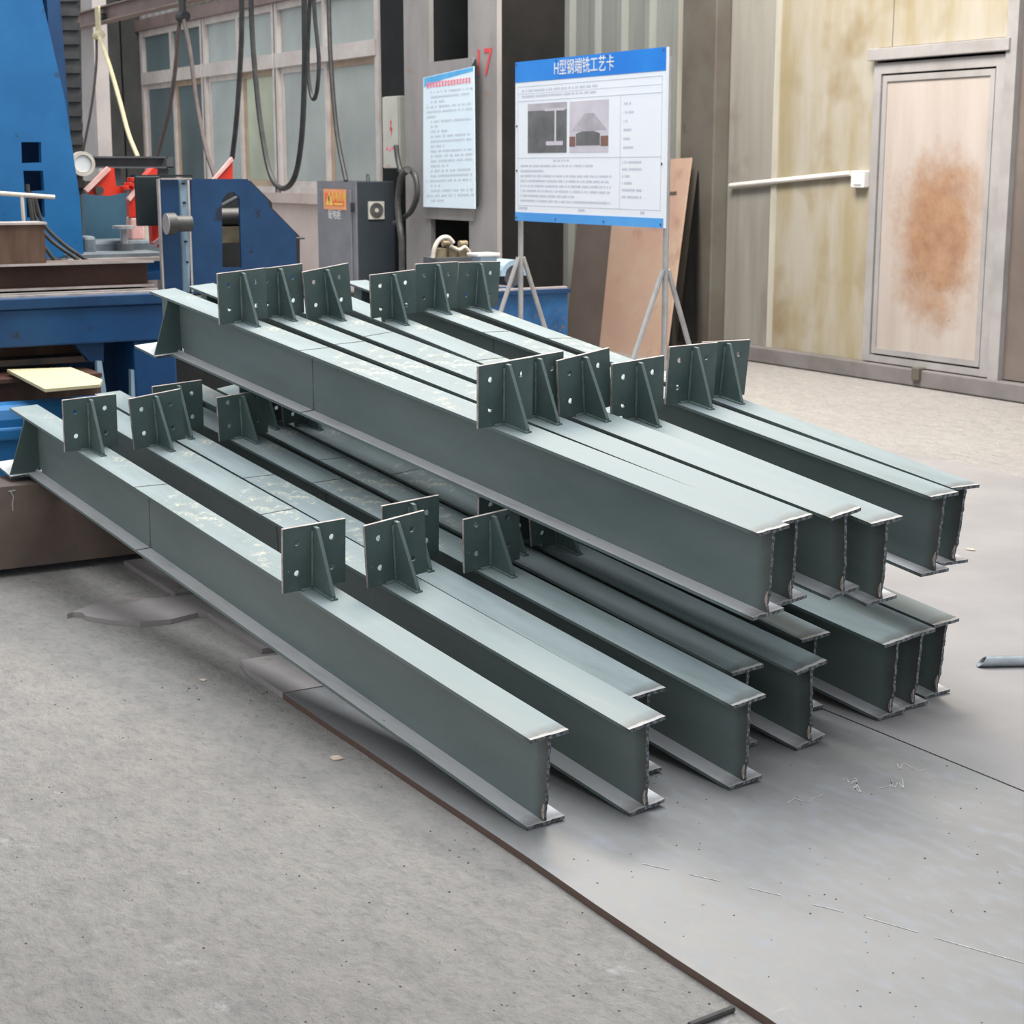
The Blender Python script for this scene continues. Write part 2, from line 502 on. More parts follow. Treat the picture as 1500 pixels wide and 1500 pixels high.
def thing(name, label, cat, loc=(0, 0, 0), group=None, kind=None):
    o = bpy.data.objects.new(name, None)
    o.empty_display_size = 0.1
    o.location = loc
    COL.objects.link(o)
    OFF[o.name] = Vector(loc)
    return tag(o, label, cat, group, kind)


def struct(name, mb, mat, label=None, parent=None, **k):
    o = obj(name, mb, mat, parent, **k)
    if parent is None:
        tag(o, label, None, None, 'structure')
    return o


def lettering(name, body, mat, parent, loc, size, rot=(math.pi / 2, 0, 0), bold=0.0, sx=1.0, align='CENTER'):
    c = bpy.data.curves.new(name, 'FONT')
    c.body = body
    c.size = size
    c.align_x = align
    c.align_y = 'CENTER'
    c.offset = bold
    c.extrude = 0.0004
    t = bpy.data.objects.new(name + '_source', c)
    COL.objects.link(t)
    me = bpy.data.meshes.new_from_object(t.evaluated_get(bpy.context.evaluated_depsgraph_get()))
    bpy.data.objects.remove(t)
    me.name = name
    me.materials.clear()
    me.materials.append(MATS[mat])
    o = bpy.data.objects.new(name, me)
    COL.objects.link(o)
    o.parent = parent
    o.location = Vector(loc) - OFF[parent.name]
    o.rotation_euler = rot
    o.scale = (sx, 1, 1)
    o['kind'] = 'stuff'
    return o


def rectX(x0, y0, x1, y1, X):
    xm, ym = (x0 + x1) / 2, (y0 + y1) / 2
    return at_x(x0, ym, X).y, at_x(x1, ym, X).y, at_x(xm, y1, X).z, at_x(xm, y0, X).z


def boxX(mb, x0, y0, x1, y1, X, depth):
    a, b, c, d = rectX(x0, y0, x1, y1, X)
    return mb.box(X - depth, X, a, b, c, d)


def rectY(x0, y0, x1, y1, Y):
    xm, ym = (x0 + x1) / 2, (y0 + y1) / 2
    return at_y(x0, ym, Y).x, at_y(x1, ym, Y).x, at_y(xm, y1, Y).z, at_y(xm, y0, Y).z


def boxY(mb, x0, y0, x1, y1, Y, depth):
    a, b, c, d = rectY(x0, y0, x1, y1, Y)
    return mb.box(a, b, Y, Y + depth, c, d)


def polyX(mb, pts, X, depth, holes=()):
    return mb.slab([at_x(*q, X) for q in pts], (-depth, 0, 0), [[at_x(*q, X) for q in h] for h in holes])


def spline(pts, n=10):
    pts = [Vector(q) for q in pts]
    out = []
    for i in range(len(pts) - 1):
        p0 = pts[max(i - 1, 0)]; p1 = pts[i]; p2 = pts[i + 1]; p3 = pts[min(i + 2, len(pts) - 1)]
        for k in range(n):
            t = k / n
            out.append(0.5 * ((2 * p1) + (p2 - p0) * t + (2 * p0 - 5 * p1 + 4 * p2 - p3) * t * t + (3 * p1 - p0 - 3 * p2 + p3) * t ** 3))
    out.append(pts[-1])
    return out


# ------------------------------------------------------------------ the setting
WY = 6.88      # inner face of the window wall
DY = 9.29      # inner face of the door wall
ZT = 4.6
FZ = -0.006
struct('floor', MB().box(-26, 3, -4, 12, -0.12, FZ), 'concrete', 'grey rough concrete workshop floor')

# window wall: sill wall, pier, lintel, cladding above
ww = thing('wall_back', 'pale painted workshop wall under the steel windows', None, (-17, WY, 0), kind='structure')
obj('sill_wall', MB().box(-24, -13.9, WY, WY + 0.24, 0, 1.40), 'wall_paint', ww)
obj('sill_ledge', MB().box(-22, -13.9, WY - 0.05, WY, 1.30, 1.40), 'wall_paint', ww)
obj('lintel', MB().box(-24, -13.0, WY - 0.08, WY + 0.2, 3.27, 3.40), 'rail', ww)
obj('lintel_strip', MB().box(-19.0, -15.6, WY - 0.10, WY - 0.08, 3.43, 3.50), 'cream', ww)
obj('side_pier', MB().box(-24, -20.45, WY - 0.25, WY + 0.24, 1.40, ZT), 'pier_dark', ww)
mb = MB()
x = -20.4
while x < -13.2:
    mb.slab([(x, WY, 3.40), (x + 0.06, WY - 0.05, 3.40), (x + 0.16, WY - 0.05, 3.40), (x + 0.22, WY, 3.40)], (0, 0, ZT - 3.40))
    x += 0.24
mb.box(-20.4, -13.0, WY, WY + 0.05, 3.40, ZT)
obj('ribbed_cladding', mb, 'cladding_grey', ww)
units = [(-20.40, -18.33, 'pane_dark', 'pane_dark'), (-18.27, -16.28, 'pane_cool', 'pane_green'), (-16.22, -13.92, 'pane_cool', 'pane_cool')]
for i, (xa, xb, ga, gb) in enumerate(units):
    w = thing('window_%d' % (i + 1), 'cream steel window with frosted panes, ' + ['beside the dark pier', 'between its two neighbours', 'next to the numbered column'][i], None, (xa, WY, 1.40), kind='structure')
    xm = (xa + xb) / 2
    fr = MB()
    for q in (xa, xb):
        fr.box(q - 0.04, q + 0.04, WY - 0.03, WY + 0.07, 1.40, 3.27)
    fr.box(xa, xb, WY - 0.03, WY + 0.07, 1.40, 1.46)
    fr.box(xa, xb, WY - 0.02, WY + 0.07, 3.20, 3.27)
    obj('frame', fr, 'frame', w)
    obj('transom', MB().box(xa, xb, WY - 0.045, WY + 0.07, 2.64, 2.78), 'frame', w)
    obj('mullion', MB().box(xm - 0.035, xm + 0.035, WY - 0.02, WY + 0.06, 2.78, 3.20), 'frame', w)
    for k, (pa, pb, g) in enumerate(((xa + 0.04, xm, ga), (xm, xb - 0.04, gb))):
        yy = WY + 0.005 + 0.03 * k
        sf = MB()
        sf.box(pa, pa + 0.06, yy, yy + 0.03, 1.46, 2.64).box(pb - 0.06, pb, yy, yy + 0.03, 1.46, 2.64)
        sf.box(pa + 0.06, pb - 0.06, yy, yy + 0.03, 1.46, 1.52).box(pa + 0.06, pb - 0.06, yy, yy + 0.03, 2.58, 2.64)
        s_ = obj('sash', sf, 'frame_tan' if k else 'frame', w)
        obj('pane', MB().box(pa + 0.06, pb - 0.06, yy + 0.012, yy + 0.018, 1.52, 2.58), g, s_)
        obj('pane', MB().box(pa + (0.035 if k else 0), pb - (0 if k else 0.035), WY + 0.02, WY + 0.026, 2.78, 3.20), g if g != 'pane_green' else 'pane_cool', w)

# door wall on the right
dw = thing('wall_right', 'stained sheet-metal panel wall with painted sunlight tint around the metal door', None, (-9.5, DY, 0), kind='structure')
obj('backing', MB().box(-12.0, -4.0, DY + 0.07, DY + 0.12, 0, ZT), 'column_side', dw)
obj('panel', MB().box(-11.92, -11.25, DY, DY + 0.06, 0.131, ZT), 'panel_cool', dw)
obj('panel', MB().box(-11.235, -10.06, DY - 0.012, DY + 0.06, 0.131, ZT), 'panel_sun_tint', dw)
obj('panel', MB().box(-10.06, -9.915, DY - 0.012, DY + 0.06, 2.56, ZT), 'panel_sun_tint', dw)
obj('panel', MB().box(-9.905, -8.70, DY - 0.012, DY + 0.06, 2.56, ZT), 'panel_sun_tint', dw)
obj('panel', MB().box(-8.60, -6.9, DY - 0.02, DY + 0.06, 0.14, ZT), 'sheet_grey', dw)
obj('panel', MB().box(-6.88, -4.0, DY - 0.02, DY + 0.06, 0.14, ZT), 'panel_cool', dw)
obj('edge_strip', MB().box(-11.30, -11.235, DY - 0.022, DY, 0.131, ZT), 'trim_steel', dw)
obj('door_post', MB().box(-8.70, -8.60, DY - 0.07, DY + 0.06, 0.0, ZT), 'door_frame', dw)
struct('baseboard_right', MB().box(-11.92, -4.0, DY - 0.10, DY + 0.05, 0, 0.13), 'kerb', 'dark steel kerb along the foot of the metal wall', bevel=0.01)
dr = thing('door_1', 'cream metal door with a large rust stain in a grey frame', None, (-10.06, DY, 0.14), kind='structure')
fr = MB()
fr.box(-10.06, -9.98, DY - 0.05, DY, 0.14, 2.44).box(-8.80, -8.701, DY - 0.05, DY, 0.14, 2.44).box(-9.98, -8.80, DY - 0.05, DY, 2.36, 2.44).box(-9.98, -8.80, DY - 0.05, DY, 0.14, 0.19)
obj('frame', fr, 'door_frame', dr)
obj('head_trim', MB().box(-10.10, -8.66, DY - 0.09, DY, 2.46, 2.55), 'door_frame', dr, bevel=0.006)
lf = obj('door_leaf', MB().box(-9.965, -8.815, DY - 0.03, DY + 0.01, 0.205, 2.345), 'door_skin', dr, bevel=0.004)
rim = MB()
rim.box(-9.965, -9.92, DY - 0.042, DY - 0.03, 0.205, 2.345).box(-8.86, -8.815, DY - 0.042, DY - 0.03, 0.205, 2.345).box(-9.92, -8.86, DY - 0.042, DY - 0.03, 2.30, 2.345).box(-9.92, -8.86, DY - 0.042, DY - 0.03, 0.205, 0.25)
obj('leaf_rim', rim, 'door_frame', lf)
obj('drop_bolt', MB().box(-9.42, -9.34, DY - 0.13, DY - 0.05, 0.05, 0.15), 'pillar', dr, bevel=0.008)

# conduit and switch on the panel wall
cd = thing('wall_conduit', 'white plastic conduit sloping across the metal panels to a switch box', 'conduit', (-11.9, DY - 0.02, 1.5))
pa, pb = at_y(1070, 272, DY - 0.04), at_y(1246, 254, DY - 0.04)
obj('pipe', MB().cyl(pa, pb, 0.022, 10), 'conduit', cd, smooth=True)
sb = MB(); boxY(sb, 1246, 250, 1265, 275, DY - 0.075, 0.065)
sbx = obj('switch_box', sb, 'white', cd, bevel=0.008)
sb2 = MB(); boxY(sb2, 1250, 255, 1261, 270, DY - 0.083, 0.008)
obj('rocker', sb2, 'conduit', sbx)

# corner pillar and trims
struct('trim_1', MB().box(-12.42, -11.93, DY - 0.16, DY + 0.2, 0, ZT), 'pillar', 'olive grey steel corner pillar beside the panel wall', bevel=0.012)
struct('trim_2', MB().box(-12.62, -12.50, DY - 0.06, DY + 0.2, 0, ZT), 'trim_steel', 'bright folded trim strip left of the corner pillar')
struct('trim_3', MB().box(-12.50, -12.43, DY - 0.02, DY + 0.2, 0, ZT), 'column_side', 'dark joint strip next to the corner pillar')
mb = MB()
x = -17.0
k = 0
while x < -12.66:
    wdt = [0.16, 0.30][k % 2]
    if k % 2 == 0:
        mb.slab([(x, DY + 0.10, 0), (x + 0.03, DY + 0.04, 0), (x + 0.11, DY + 0.04, 0), (x + 0.14, DY + 0.10, 0)], (0, 0, ZT))
    x += wdt
    k += 1
mb.box(-17.0, -12.6, DY + 0.10, DY + 0.16, 0, ZT)
struct('wall_corner', mb, 'cladding', 'green grey ribbed sheet-metal wall behind the notice board')

# numbered built-up column
cl = thing('trim_4', 'grey built-up steel crane column painted with a red 17', None, (-11.6, 6.3, 0), kind='structure')
xl0, xl1 = at_y(592, 100, 6.3).x, at_y(629, 100, 6.3).x
xr0, xr1 = at_y(686, 100, 6.3).x, at_y(728, 100, 6.3).x
obj('channel', MB().box(xl0, xl1, 6.30, 6.34, 0, ZT), 'column_grey', cl)
obj('channel_web', MB().box(xl0, xl1 - 0.02, 6.341, 6.88, 0, ZT), 'recess_shade', cl)
obj('channel', MB().box(xr0, xr1, 6.30, 6.34, 0, ZT), 'column_grey', cl)
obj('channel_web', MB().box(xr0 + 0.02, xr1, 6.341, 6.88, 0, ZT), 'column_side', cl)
obj('back_plate', MB().box(xl1, xr0, 6.80, 6.87, 0, ZT), 'recess_shade', cl)
a, b, c_, d_ = rectY(624, 88, 692, 116, 6.28)
obj('batten', MB().box(a, b, 6.28, 6.30, c_, d_), 'column_grey', cl)
a, b, c_, d_ = rectY(622, 302, 692, 322, 6.28)
obj('batten', MB().box(a, b, 6.28, 6.30, c_, d_), 'column_grey', cl)
pt = at_y(707.5, 93, 6.295)
lettering('painted_number', '17', 'red_print', cl, (pt.x, 6.296, pt.z), 0.27, bold=0.002, sx=1.0)
struct('gap_shade_slab', MB().box(at_y(558, 100, 6.62).x, xl0 - 0.01, 6.62, 6.95, 0, ZT), 'recess_shade', 'black slab for the shaded gap between the last window and the numbered column')  # black slab put where the gap lies in shadow
struct('trim_6', MB().box(-20.9, -20.42, 5.9, 6.6, 0, ZT), 'pier_dark', 'dark grey wall pier left of the windows')
pp = thing('trim_7', 'pale leaning building post behind the black bellows', None, (-15.0, 4.3, 0), kind='structure')
mb = MB()
mb.slab([at_y(117, -60, 4.4), at_y(132, -60, 4.4), at_y(146, 265, 4.4), at_y(122, 265, 4.4)], (0, 0.12, 0))
obj('post', mb, 'pier_pale', pp)

# ------------------------------------------------------------------ floor plates
def floor_plate(name, pts, z1, mat, label, cat='steel plate', group=None):
    o = obj(name, MB().slab([(q[0], q[1], FZ + 0.0003) for q in pts], (0, 0, z1 - FZ)), mat)
    return tag(o, label, cat, group)


edge = [(-4.735, 1.966)]
rg = random.Random(3)
x = -4.735
while x < 0.4:
    x += 0.3
    edge.append((min(x, 0.5), 1.966 + rg.uniform(-0.004, 0.004)))
fp = floor_plate('floor_plate', edge + [(0.5, 3.333), (-4.735, 3.333)], 0.0135, 'plate_steel', 'large grey steel floor plate under the beam ends, rusty edge against the concrete')
floor_plate('floor_plate', [(-8.6, 3.341), (0.5, 3.341), (0.5, 6.9), (-8.6, 6.9)], 0.0135, 'plate_pale', 'grey steel floor plate beyond the thin seam, towards the door wall')
floor_plate('floor_plate', [(-5.15, 1.985), (-5.06, 1.967), (-4.745, 1.967), (-4.745, 3.333), (-5.15, 3.333)], 0.0135, 'offcut', 'narrow steel plate butted against the end of the large floor plate')
pts = [at_z(*q, 0.014) for q in [(98, 899), (106, 896.5), (120, 897), (126, 902), (160, 908), (205, 911), (250, 907), (290, 897), (303, 897)]]
pts = [(q.x, q.y) for q in pts]
floor_plate('steel_offcut', pts + [(-5.24, 2.10), (-5.24, 2.7), (-6.02, 2.7), (-6.10, 2.02), (-6.20, 1.86)], 0.0135, 'offcut', 'flame-cut offcut with a wavy edge lying on the concrete', 'offcut')
floor_plate('steel_offcut', [(-6.78, 2.106), (-6.14, 2.106), (-6.14, 2.9), (-6.78, 2.9)], 0.0135, 'offcut', 'rectangular rusty plate behind the wavy offcut, beside the propping beam', 'offcut')

# chalk on the large plate
def ribbon(pts, w):
    mb = MB()
    pts = [Vector((q[0], q[1], 0.0145)) for q in pts]
    for a, b in zip(pts, pts[1:]):
        d = (b - a).normalized()
        s = Vector((-d.y, d.x, 0)) * w / 2
        mb.slab([a - s, b - s, b + s, a + s], (0, 0, 0.0004))
    return mb


OFF[fp.name] = Vector()
def zpts(l): return [(q.x, q.y) for q in (at_z(*a, 0.014) for a in l)]
for seg in ([(940, 1265), (980, 1274)], [(1010, 1281), (1055, 1291)], [(1098, 1301), (1145, 1312)], [(1190, 1325), (1235, 1336)], [(1265, 1343), (1345, 1366)], [(1370, 1374), (1500, 1411)]):
    obj('chalk_mark', ribbon(zpts(seg), 0.0035), 'chalk', fp)
rs = random.Random(77)
for (cx, cy, wx, wy, nn) in ((1190, 1168, 34, 9, 7), (1245, 1150, 16, 12, 9), (1300, 1148, 30, 7, 8), (1325, 1124, 34, 6, 5)):
    path = [(cx + rs.uniform(-wx, wx), cy + rs.uniform(-wy, wy) - 0.25 * 0) for _ in range(nn)]
    path.sort()
    zig = [(q[0] + rs.uniform(-6, 6), q[1]) for q in path]
    sm = spline([Vector((q[0], q[1], 0)) for q in zig], 4)
    obj('chalk_mark', ribbon(zpts([(q.x, q.y) for q in sm]), 0.003), 'chalk', fp)

# ------------------------------------------------------------------ the steel beams
H, B, L, TF, TW = 0.251, 0.1186, 3.74, 0.010, 0.010
S1, S2, SP1, SP2, SPL = 1.088, 2.867, 1.208, 2.985, 2.43
CW, CT = 0.215, 0.008


def make_cleat_mesh(cht, wg):
    n = 14
    outer = [(0, -CW / 2, wg), (0, -B / 2, wg), (0, -B / 2 + 0.004, 0.0005), (0, B / 2 - 0.004, 0.0005), (0, B / 2, wg), (0, CW / 2, wg), (0, CW / 2, cht), (0, -CW / 2, cht)]
    holes = []
    for cy in (-0.060, 0.060):
        for cz in (0.058, 0.155):
            holes.append([(0, cy + 0.0095 * math.cos(2 * math.pi * k / n), cz + 0.0095 * math.sin(2 * math.pi * k / n)) for k in range(n)])
    return MB().slab(outer, (-CT, 0, 0), holes)


def edge_mesh(cht, wg):
    return MB().box(-CT - 0.0004, 0.0004, -CW / 2 - 0.0006, -CW / 2 + 0.0004, wg, cht).box(-CT - 0.0004, 0.0004, -CW / 2, CW / 2, cht - 0.0006, cht + 0.0006)


def shift(mb, d):
    r = MB()
    r.v = [tuple(Vector(q) + Vector(d)) for q in mb.v]
    r.f = list(mb.f)
    return r


SHARED = {}


def shared(name, key, mb, mat, parent, **k):
    if key not in SHARED:
        o = obj(name, mb, mat, parent, **k)
        SHARED[key] = o
        return o
    o = SHARED[key].copy()
    o.name = name
    COL.objects.link(o)
    o.parent = parent
    return o


def beam(prm, label, group, seed, spl, CHT, wide, wg=0.0008):
    x, y, z, az, ti, ro = prm
    d = Vector((-math.cos(az) * math.cos(ti), math.sin(az) * math.cos(ti), math.sin(ti)))
    s = Vector((math.sin(az), math.cos(az), 0))
    u = s.cross(d)
    if u.z < 0: u = -u
    s, u = s * math.cos(ro) + u * math.sin(ro), u * math.cos(ro) - s * math.sin(ro)
    r = random.Random(seed)
    root = thing('steel_beam', label, 'steel beam', (0, 0, 0), group)
    OFF[root.name] = Vector()
    mx = Matrix(((-d.x, s.x, u.x, x), (-d.y, s.y, u.y, y), (-d.z, s.z, u.z, z), (0, 0, 0, 1)))
    root.matrix_world = mx

    def flange(z0, z1):
        n = 7
        end = [(r.uniform(-0.0015, 0.0015), B * k / n) for k in range(n + 1)]
        return MB().slab([(-L, 0, z0)] + [(a, b, z0) for a, b in end] + [(-L, B, z0)], (0, 0, z1 - z0))
    tf = obj('top_flange', flange(H - TF, H), 'beam', root)
    bf = obj('bottom_flange', flange(0, TF), 'beam', root)
    n = 34
    w = [(r.uniform(-0.0014, 0.0014) + 0.0008 * math.sin(k * 0.8 + seed) - 0.006 * math.exp(-((k / n - 0.1) / 0.1) ** 2), TF + (H - 2 * TF) * k / n) for k in range(n + 1)]
    # web with the rounded cope at its far lower corner
    cope = [(-L + 0.16, TF), (-L + 0.158, TF + 0.014), (-L + 0.17, TF + 0.022), (-L + 0.19, TF + 0.014), (-L + 0.194, TF)]
    wb = MB().slab([(q[0], B / 2 - TW / 2, q[1]) for q in ([(-L, TF)] + cope + w + [(-L, H - TF)])], (0, TW, 0))
    web = obj('web', wb, 'beam', root)
    # melted drip left by the torch near the lower end of the web
    ph = r.uniform(0.0, 0.02)
    dr_ = MB()
    dr_.slab([(-0.002 - q[0], B / 2 - TW / 2 - 0.0005, q[1]) for q in [(0, TF + ph), (0.006, TF + ph + 0.008), (0.0085, TF + ph + 0.02), (0.004, TF + ph + 0.036), (0, TF + ph + 0.044)]], (0, -0.003, 0))
    obj('torch_drip', dr_, 'scar', web)
    # splice weld across flanges and web
    sk = 0.02
    sx = -spl
    ms = MB().slab([(sx, 0, H), (sx + 0.005, 0, H), (sx + 0.005 + sk, B, H), (sx + sk, B, H)], (0, 0, 0.0012))
    obj('splice_weld', ms, 'seam', tf)
    ms = MB().box(sx, sx + 0.005, B / 2 - TW / 2 - 0.001, B / 2 - TW / 2, TF + 0.03, H - TF)
    ms.box(sx - 0.004, sx + 0.006, B / 2 - TW / 2 - 0.0015, B / 2 - TW / 2, TF, TF + 0.03)
    obj('splice_weld', ms, 'seam', web)
    obj('splice_weld', MB().box(sx - 0.004, sx + 0.003, -0.0006, B / 2 - TW / 2, TF, TF + 0.001), 'seam', bf)
    # two bolted-connection cleats with a tapered gusset
    for i, (sp, sf) in enumerate(((SP1, S1), (SP2, S2))):
        off = Vector((-sp, B / 2, H))
        cp = shared('cleat_plate', 'cleat%d_%.3f_%.3f' % (i, CHT, wg), shift(make_cleat_mesh(CHT, wg), off), 'cleat', root)
        shared('sheared_edge', 'edge%d_%.3f_%.3f' % (i, CHT, wg), shift(edge_mesh(CHT, wg), off), 'edge_bare', cp)
        g = sp - sf
        gs = MB().slab([(-sp, B / 2 - 0.006, H), (-sp + g, B / 2 - 0.006, H), (-sp + g, B / 2 - 0.006, H + 0.012), (-sp + 0.022, B / 2 - 0.006, H + CHT - 0.006), (-sp, B / 2 - 0.006, H + CHT - 0.006)], (0, 0.012, 0))
        shared('gusset', 'gus%d_%.3f' % (i, CHT), gs, 'gusset', cp, bevel=0.0012)
        wl = MB()
        wl.tube([(-sp + 0.004, 0.012, H + 0.002), (-sp + 0.004, B - 0.012, H + 0.002)], 0.006, 6)
        wl.tube([(-sp + 0.01, B / 2 - 0.006, H + 0.002), (-sp + g + 0.006, B / 2 - 0.006, H + 0.002)], 0.0055, 6)
        wl.tube([(-sp + 0.01, B / 2 + 0.006, H + 0.002), (-sp + g + 0.006, B / 2 + 0.006, H + 0.002)], 0.0055, 6)
        wl.tube([(-sp + 0.002, B / 2 - 0.007, H + 0.01), (-sp + 0.002, B / 2 - 0.007, H + CHT - 0.02)], 0.006, 6)
        shared('weld_bead', 'weld%d_%.3f' % (i, CHT), wl, 'weld', cp, smooth=True)
    # widened foot plate and end stiffeners at the far end
    bw = 0.075 if wide else 0.002
    bp = MB()
    bp.slab([(-L + 0.19, -bw, 0.0), (-L + 0.19, -0.0005, 0.0), (-L - 0.045, -0.0005, 0.0), (-L - 0.045, -bw + 0.1 * bw, 0.0)], (0, 0, 0.010))
    bp.box(-L - 0.045, -L - 0.0005, -0.0005, B, 0, 0.010)
    shared('foot_plate', 'foot%d' % wide, bp, 'beam', root)
    for sd in (0, 1):
        if sd == 0:
            q = [(-L + 0.172, 0.004, H - TF), (-L + 0.172, B / 2 - TW / 2, H - TF), (-L + 0.172, B / 2 - TW / 2, TF + 0.022), (-L + 0.172, B / 2 - TW / 2 - 0.022, 0.0105), (-L + 0.172, -bw + 0.003, 0.0105)]
        else:
            q = [(-L + 0.172, B - 0.004, H - TF), (-L + 0.172, B / 2 + TW / 2, H - TF), (-L + 0.172, B / 2 + TW / 2, TF + 0.022), (-L + 0.172, B / 2 + TW / 2 + 0.022, 0.0105), (-L + 0.172, B - 0.004, 0.0105)]
        shared('end_stiffener', 'stiff%d%d' % (sd, wide), MB().slab(q, (-0.008, 0, 0)), 'cleat', root)
    return root


LOW = [[-3.3795, 2.05, 0.014, -0.0832, 0.1069, 0.0344], [-3.3248, 2.3262, 0.014, -0.084, 0.1072, 0.11],
       [-3.534, 2.4645, 0.014, -0.0833, 0.1082, 0.0543], [-3.3388, 2.6601, 0.014, -0.0787, 0.1067, 0.0831],
       [-3.5694, 2.8314, 0.014, -0.078, 0.1074, 0.0506], [-3.4886, 3.0179, 0.014, -0.0781, 0.1068, 0.15],
       [-3.7305, 3.2163, 0.014, -0.0784, 0.1069, 0.0419], [-3.5643, 3.4007, 0.014, -0.0813, 0.1068, 0.0764],
       [-3.5954, 3.5219, 0.014, -0.0784, 0.1069, 0.0426], [-3.6479, 3.6719, 0.014, -0.0784, 0.1069, 0.0265]]
UPP = [[-3.3953, 2.7677, 0.4565, -0.1047, 0.1128, 0.0723], [-3.4815, 2.9216, 0.4533, -0.0889, 0.116, 0.0794],
       [-3.4648, 3.0989, 0.4533, -0.0705, 0.1127, 0.1428], [-3.437, 3.213, 0.426, -0.0173, 0.1126, 0.0776],
       [-3.5348, 3.5179, 0.4533, -0.0403, 0.1134, 0.0205], [-3.605, 3.6671, 0.4532, -0.0091, 0.1119, -0.0103]]
ORD = ['first', 'second', 'third', 'fourth', 'fifth', 'sixth', 'seventh', 'eighth', 'ninth', 'tenth']
for i, q in enumerate(LOW):
    if i not in (0, 1, 3):
        q[4] = math.atan2(0.3755 - 0.014, (q[0] + 6.80))
    beam(q, 'grey-green I-beam on the floor plates, %s of the bottom layer from the concrete' % ORD[i], 'beams in the bottom layer', 10 + i, [2.44, 2.015, 2.295, 2.305, 2.4, 2.2, 2.5, 2.1, 2.35, 2.45][i], [0.205, 0.205, 0.205, 0.181, 0.186, 0.168, 0.168, 0.160, 0.178, 0.182][i], i == 0, 0.022 if i > 4 else 0.0008)
for i, q in enumerate(UPP):
    beam(q, 'grey-green I-beam stacked on top, %s of the upper layer from the concrete side' % ORD[i], 'beams in the upper layer', 40 + i, [2.437, 2.442, 2.6, 2.2, 2.5, 2.3][i], 0.205, i == 0, 0.02 if i == 3 else 0.0008)

# rusty beam that props up the far ends
XB = -6.81
pr = thing('propping_beam', 'rusty brown steel beam on edge under the far beam ends', 'steel beam', (XB, 1.0, 0))
obj('side_plate', MB().box(XB - 0.02, XB, 0.5, 3.9, 0.0305, 0.362), 'rust_beam', pr)
obj('top_flange', MB().box(XB - 0.26, XB, 0.5, 3.9, 0.362, 0.374), 'rust_beam', pr)
obj('bottom_flange', MB().box(XB - 0.26, XB - 0.02, 0.5, 3.9, 0.0305, 0.042), 'rust_beam', pr)
obj('side_plate', MB().box(XB - 0.26, XB - 0.24, 0.5, 3.9, 0.042, 0.362), 'rust_beam', pr)
obj('chalk_mark', ribbon([(0, 0), (0, 0.01)], 0.01), 'chalk', pr) if False else None
cm = MB()
for (pa, pb) in (((15, 719), (20, 728)), ((20, 728), (18, 738)), ((18, 738), (19, 748)), ((12, 720), (23, 718))):
    cm.tube([at_x(*pa, XB + 0.001), at_x(*pb, XB + 0.001)], 0.003, 4)
obj('chalk_mark', cm, 'chalk', pr)
for yy, wh in ((0.9, 'out over bare concrete'), (3.1, 'beneath the beam pile')):
    tag(obj('timber_packer', MB().box(XB - 0.28, XB - 0.04, yy, yy + 0.12, FZ, 0.03), 'timber', bevel=0.003), 'dark timber packer under the rusty propping beam, ' + wh, 'timber', 'packers under the propping beam')

# ------------------------------------------------------------------ blue machine at the left
XBED = -8.4
mc = thing('milling_machine', 'blue end-milling machine with tall mast and long bed', 'machine', (-9.4, 2.3, 0))
# low base beam
mb = MB(); a, b, c_, d_ = rectX(-120, 590, 100, 690, -7.85)
obj('base_beam', MB().box(-8.1, -7.85, 0.6, 2.55, 0, 0.555), 'blue_mast', mc, bevel=0.06)
obj('base_rail', MB().box(-7.85, -7.82, 0.6, 2.55, 0.40, 0.46), 'blue_mast', mc, bevel=0.012)
# bed
mb = MB(); boxX(mb, -150, 452, 246, 508, XBED, 0.9)
obj('bed', mb, 'blue_bed', mc, bevel=0.01)
y0, y1, z0, z1 = rectX(-150, 452, 246, 508, XBED)
obj('bed_cap', MB().box(XBED - 0.9, XBED + 0.03, y0, y1, z1, z1 + 0.055), 'blue_dark', mc, bevel=0.006)
obj('rail_strip', MB().box(XBED - 0.03, XBED - 0.01, y0, y1, z1 + 0.055, z1 + 0.066), 'bright_edge', mc)
obj('rail_strip', MB().box(XBED - 0.15, XBED - 0.13, y0, y1, z1 + 0.055, z1 + 0.068), 'bright_edge', mc)
obj('bed_deck', MB().box(XBED - 0.9, XBED - 0.03, y0, y1, z1 + 0.055, z1 + 0.059), 'black', mc)
obj('bed_leg', MB().box(XBED - 0.35, XBED - 0.03, at_x(200, 540, XBED).y, at_x(262, 540, XBED).y, 0, z0), 'blue_bed', mc, bevel=0.01)
obj('bed_leg', MB().box(XBED - 0.75, XBED - 0.45, at_x(140, 540, XBED).y, at_x(232, 540, XBED).y, 0, z0), 'blue_dark', mc, bevel=0.01)
mb = MB(); polyX(mb, [(108, 503), (152, 500), (152, 530), (132, 530)], XBED - 0.06, 0.06)
obj('leg_brace', mb, 'blue_dark', mc)
mb = MB(); polyX(mb, [(142, 529), (149, 529), (156, 575), (156, 640), (145, 640)], XBED - 0.03, 0.04)
obj('leg_rib', mb, 'pale_blue', mc)
mb = MB(); polyX(mb, [(192, 542), (199, 542), (205, 600), (205, 640), (193, 640)], XBED - 0.04, 0.04)
obj('leg_rib', mb, 'pale_blue', mc)
obj('base_skirt', MB().box(-9.45, -9.32, 0.6, 4.6, 0, 0.9), 'black', mc)
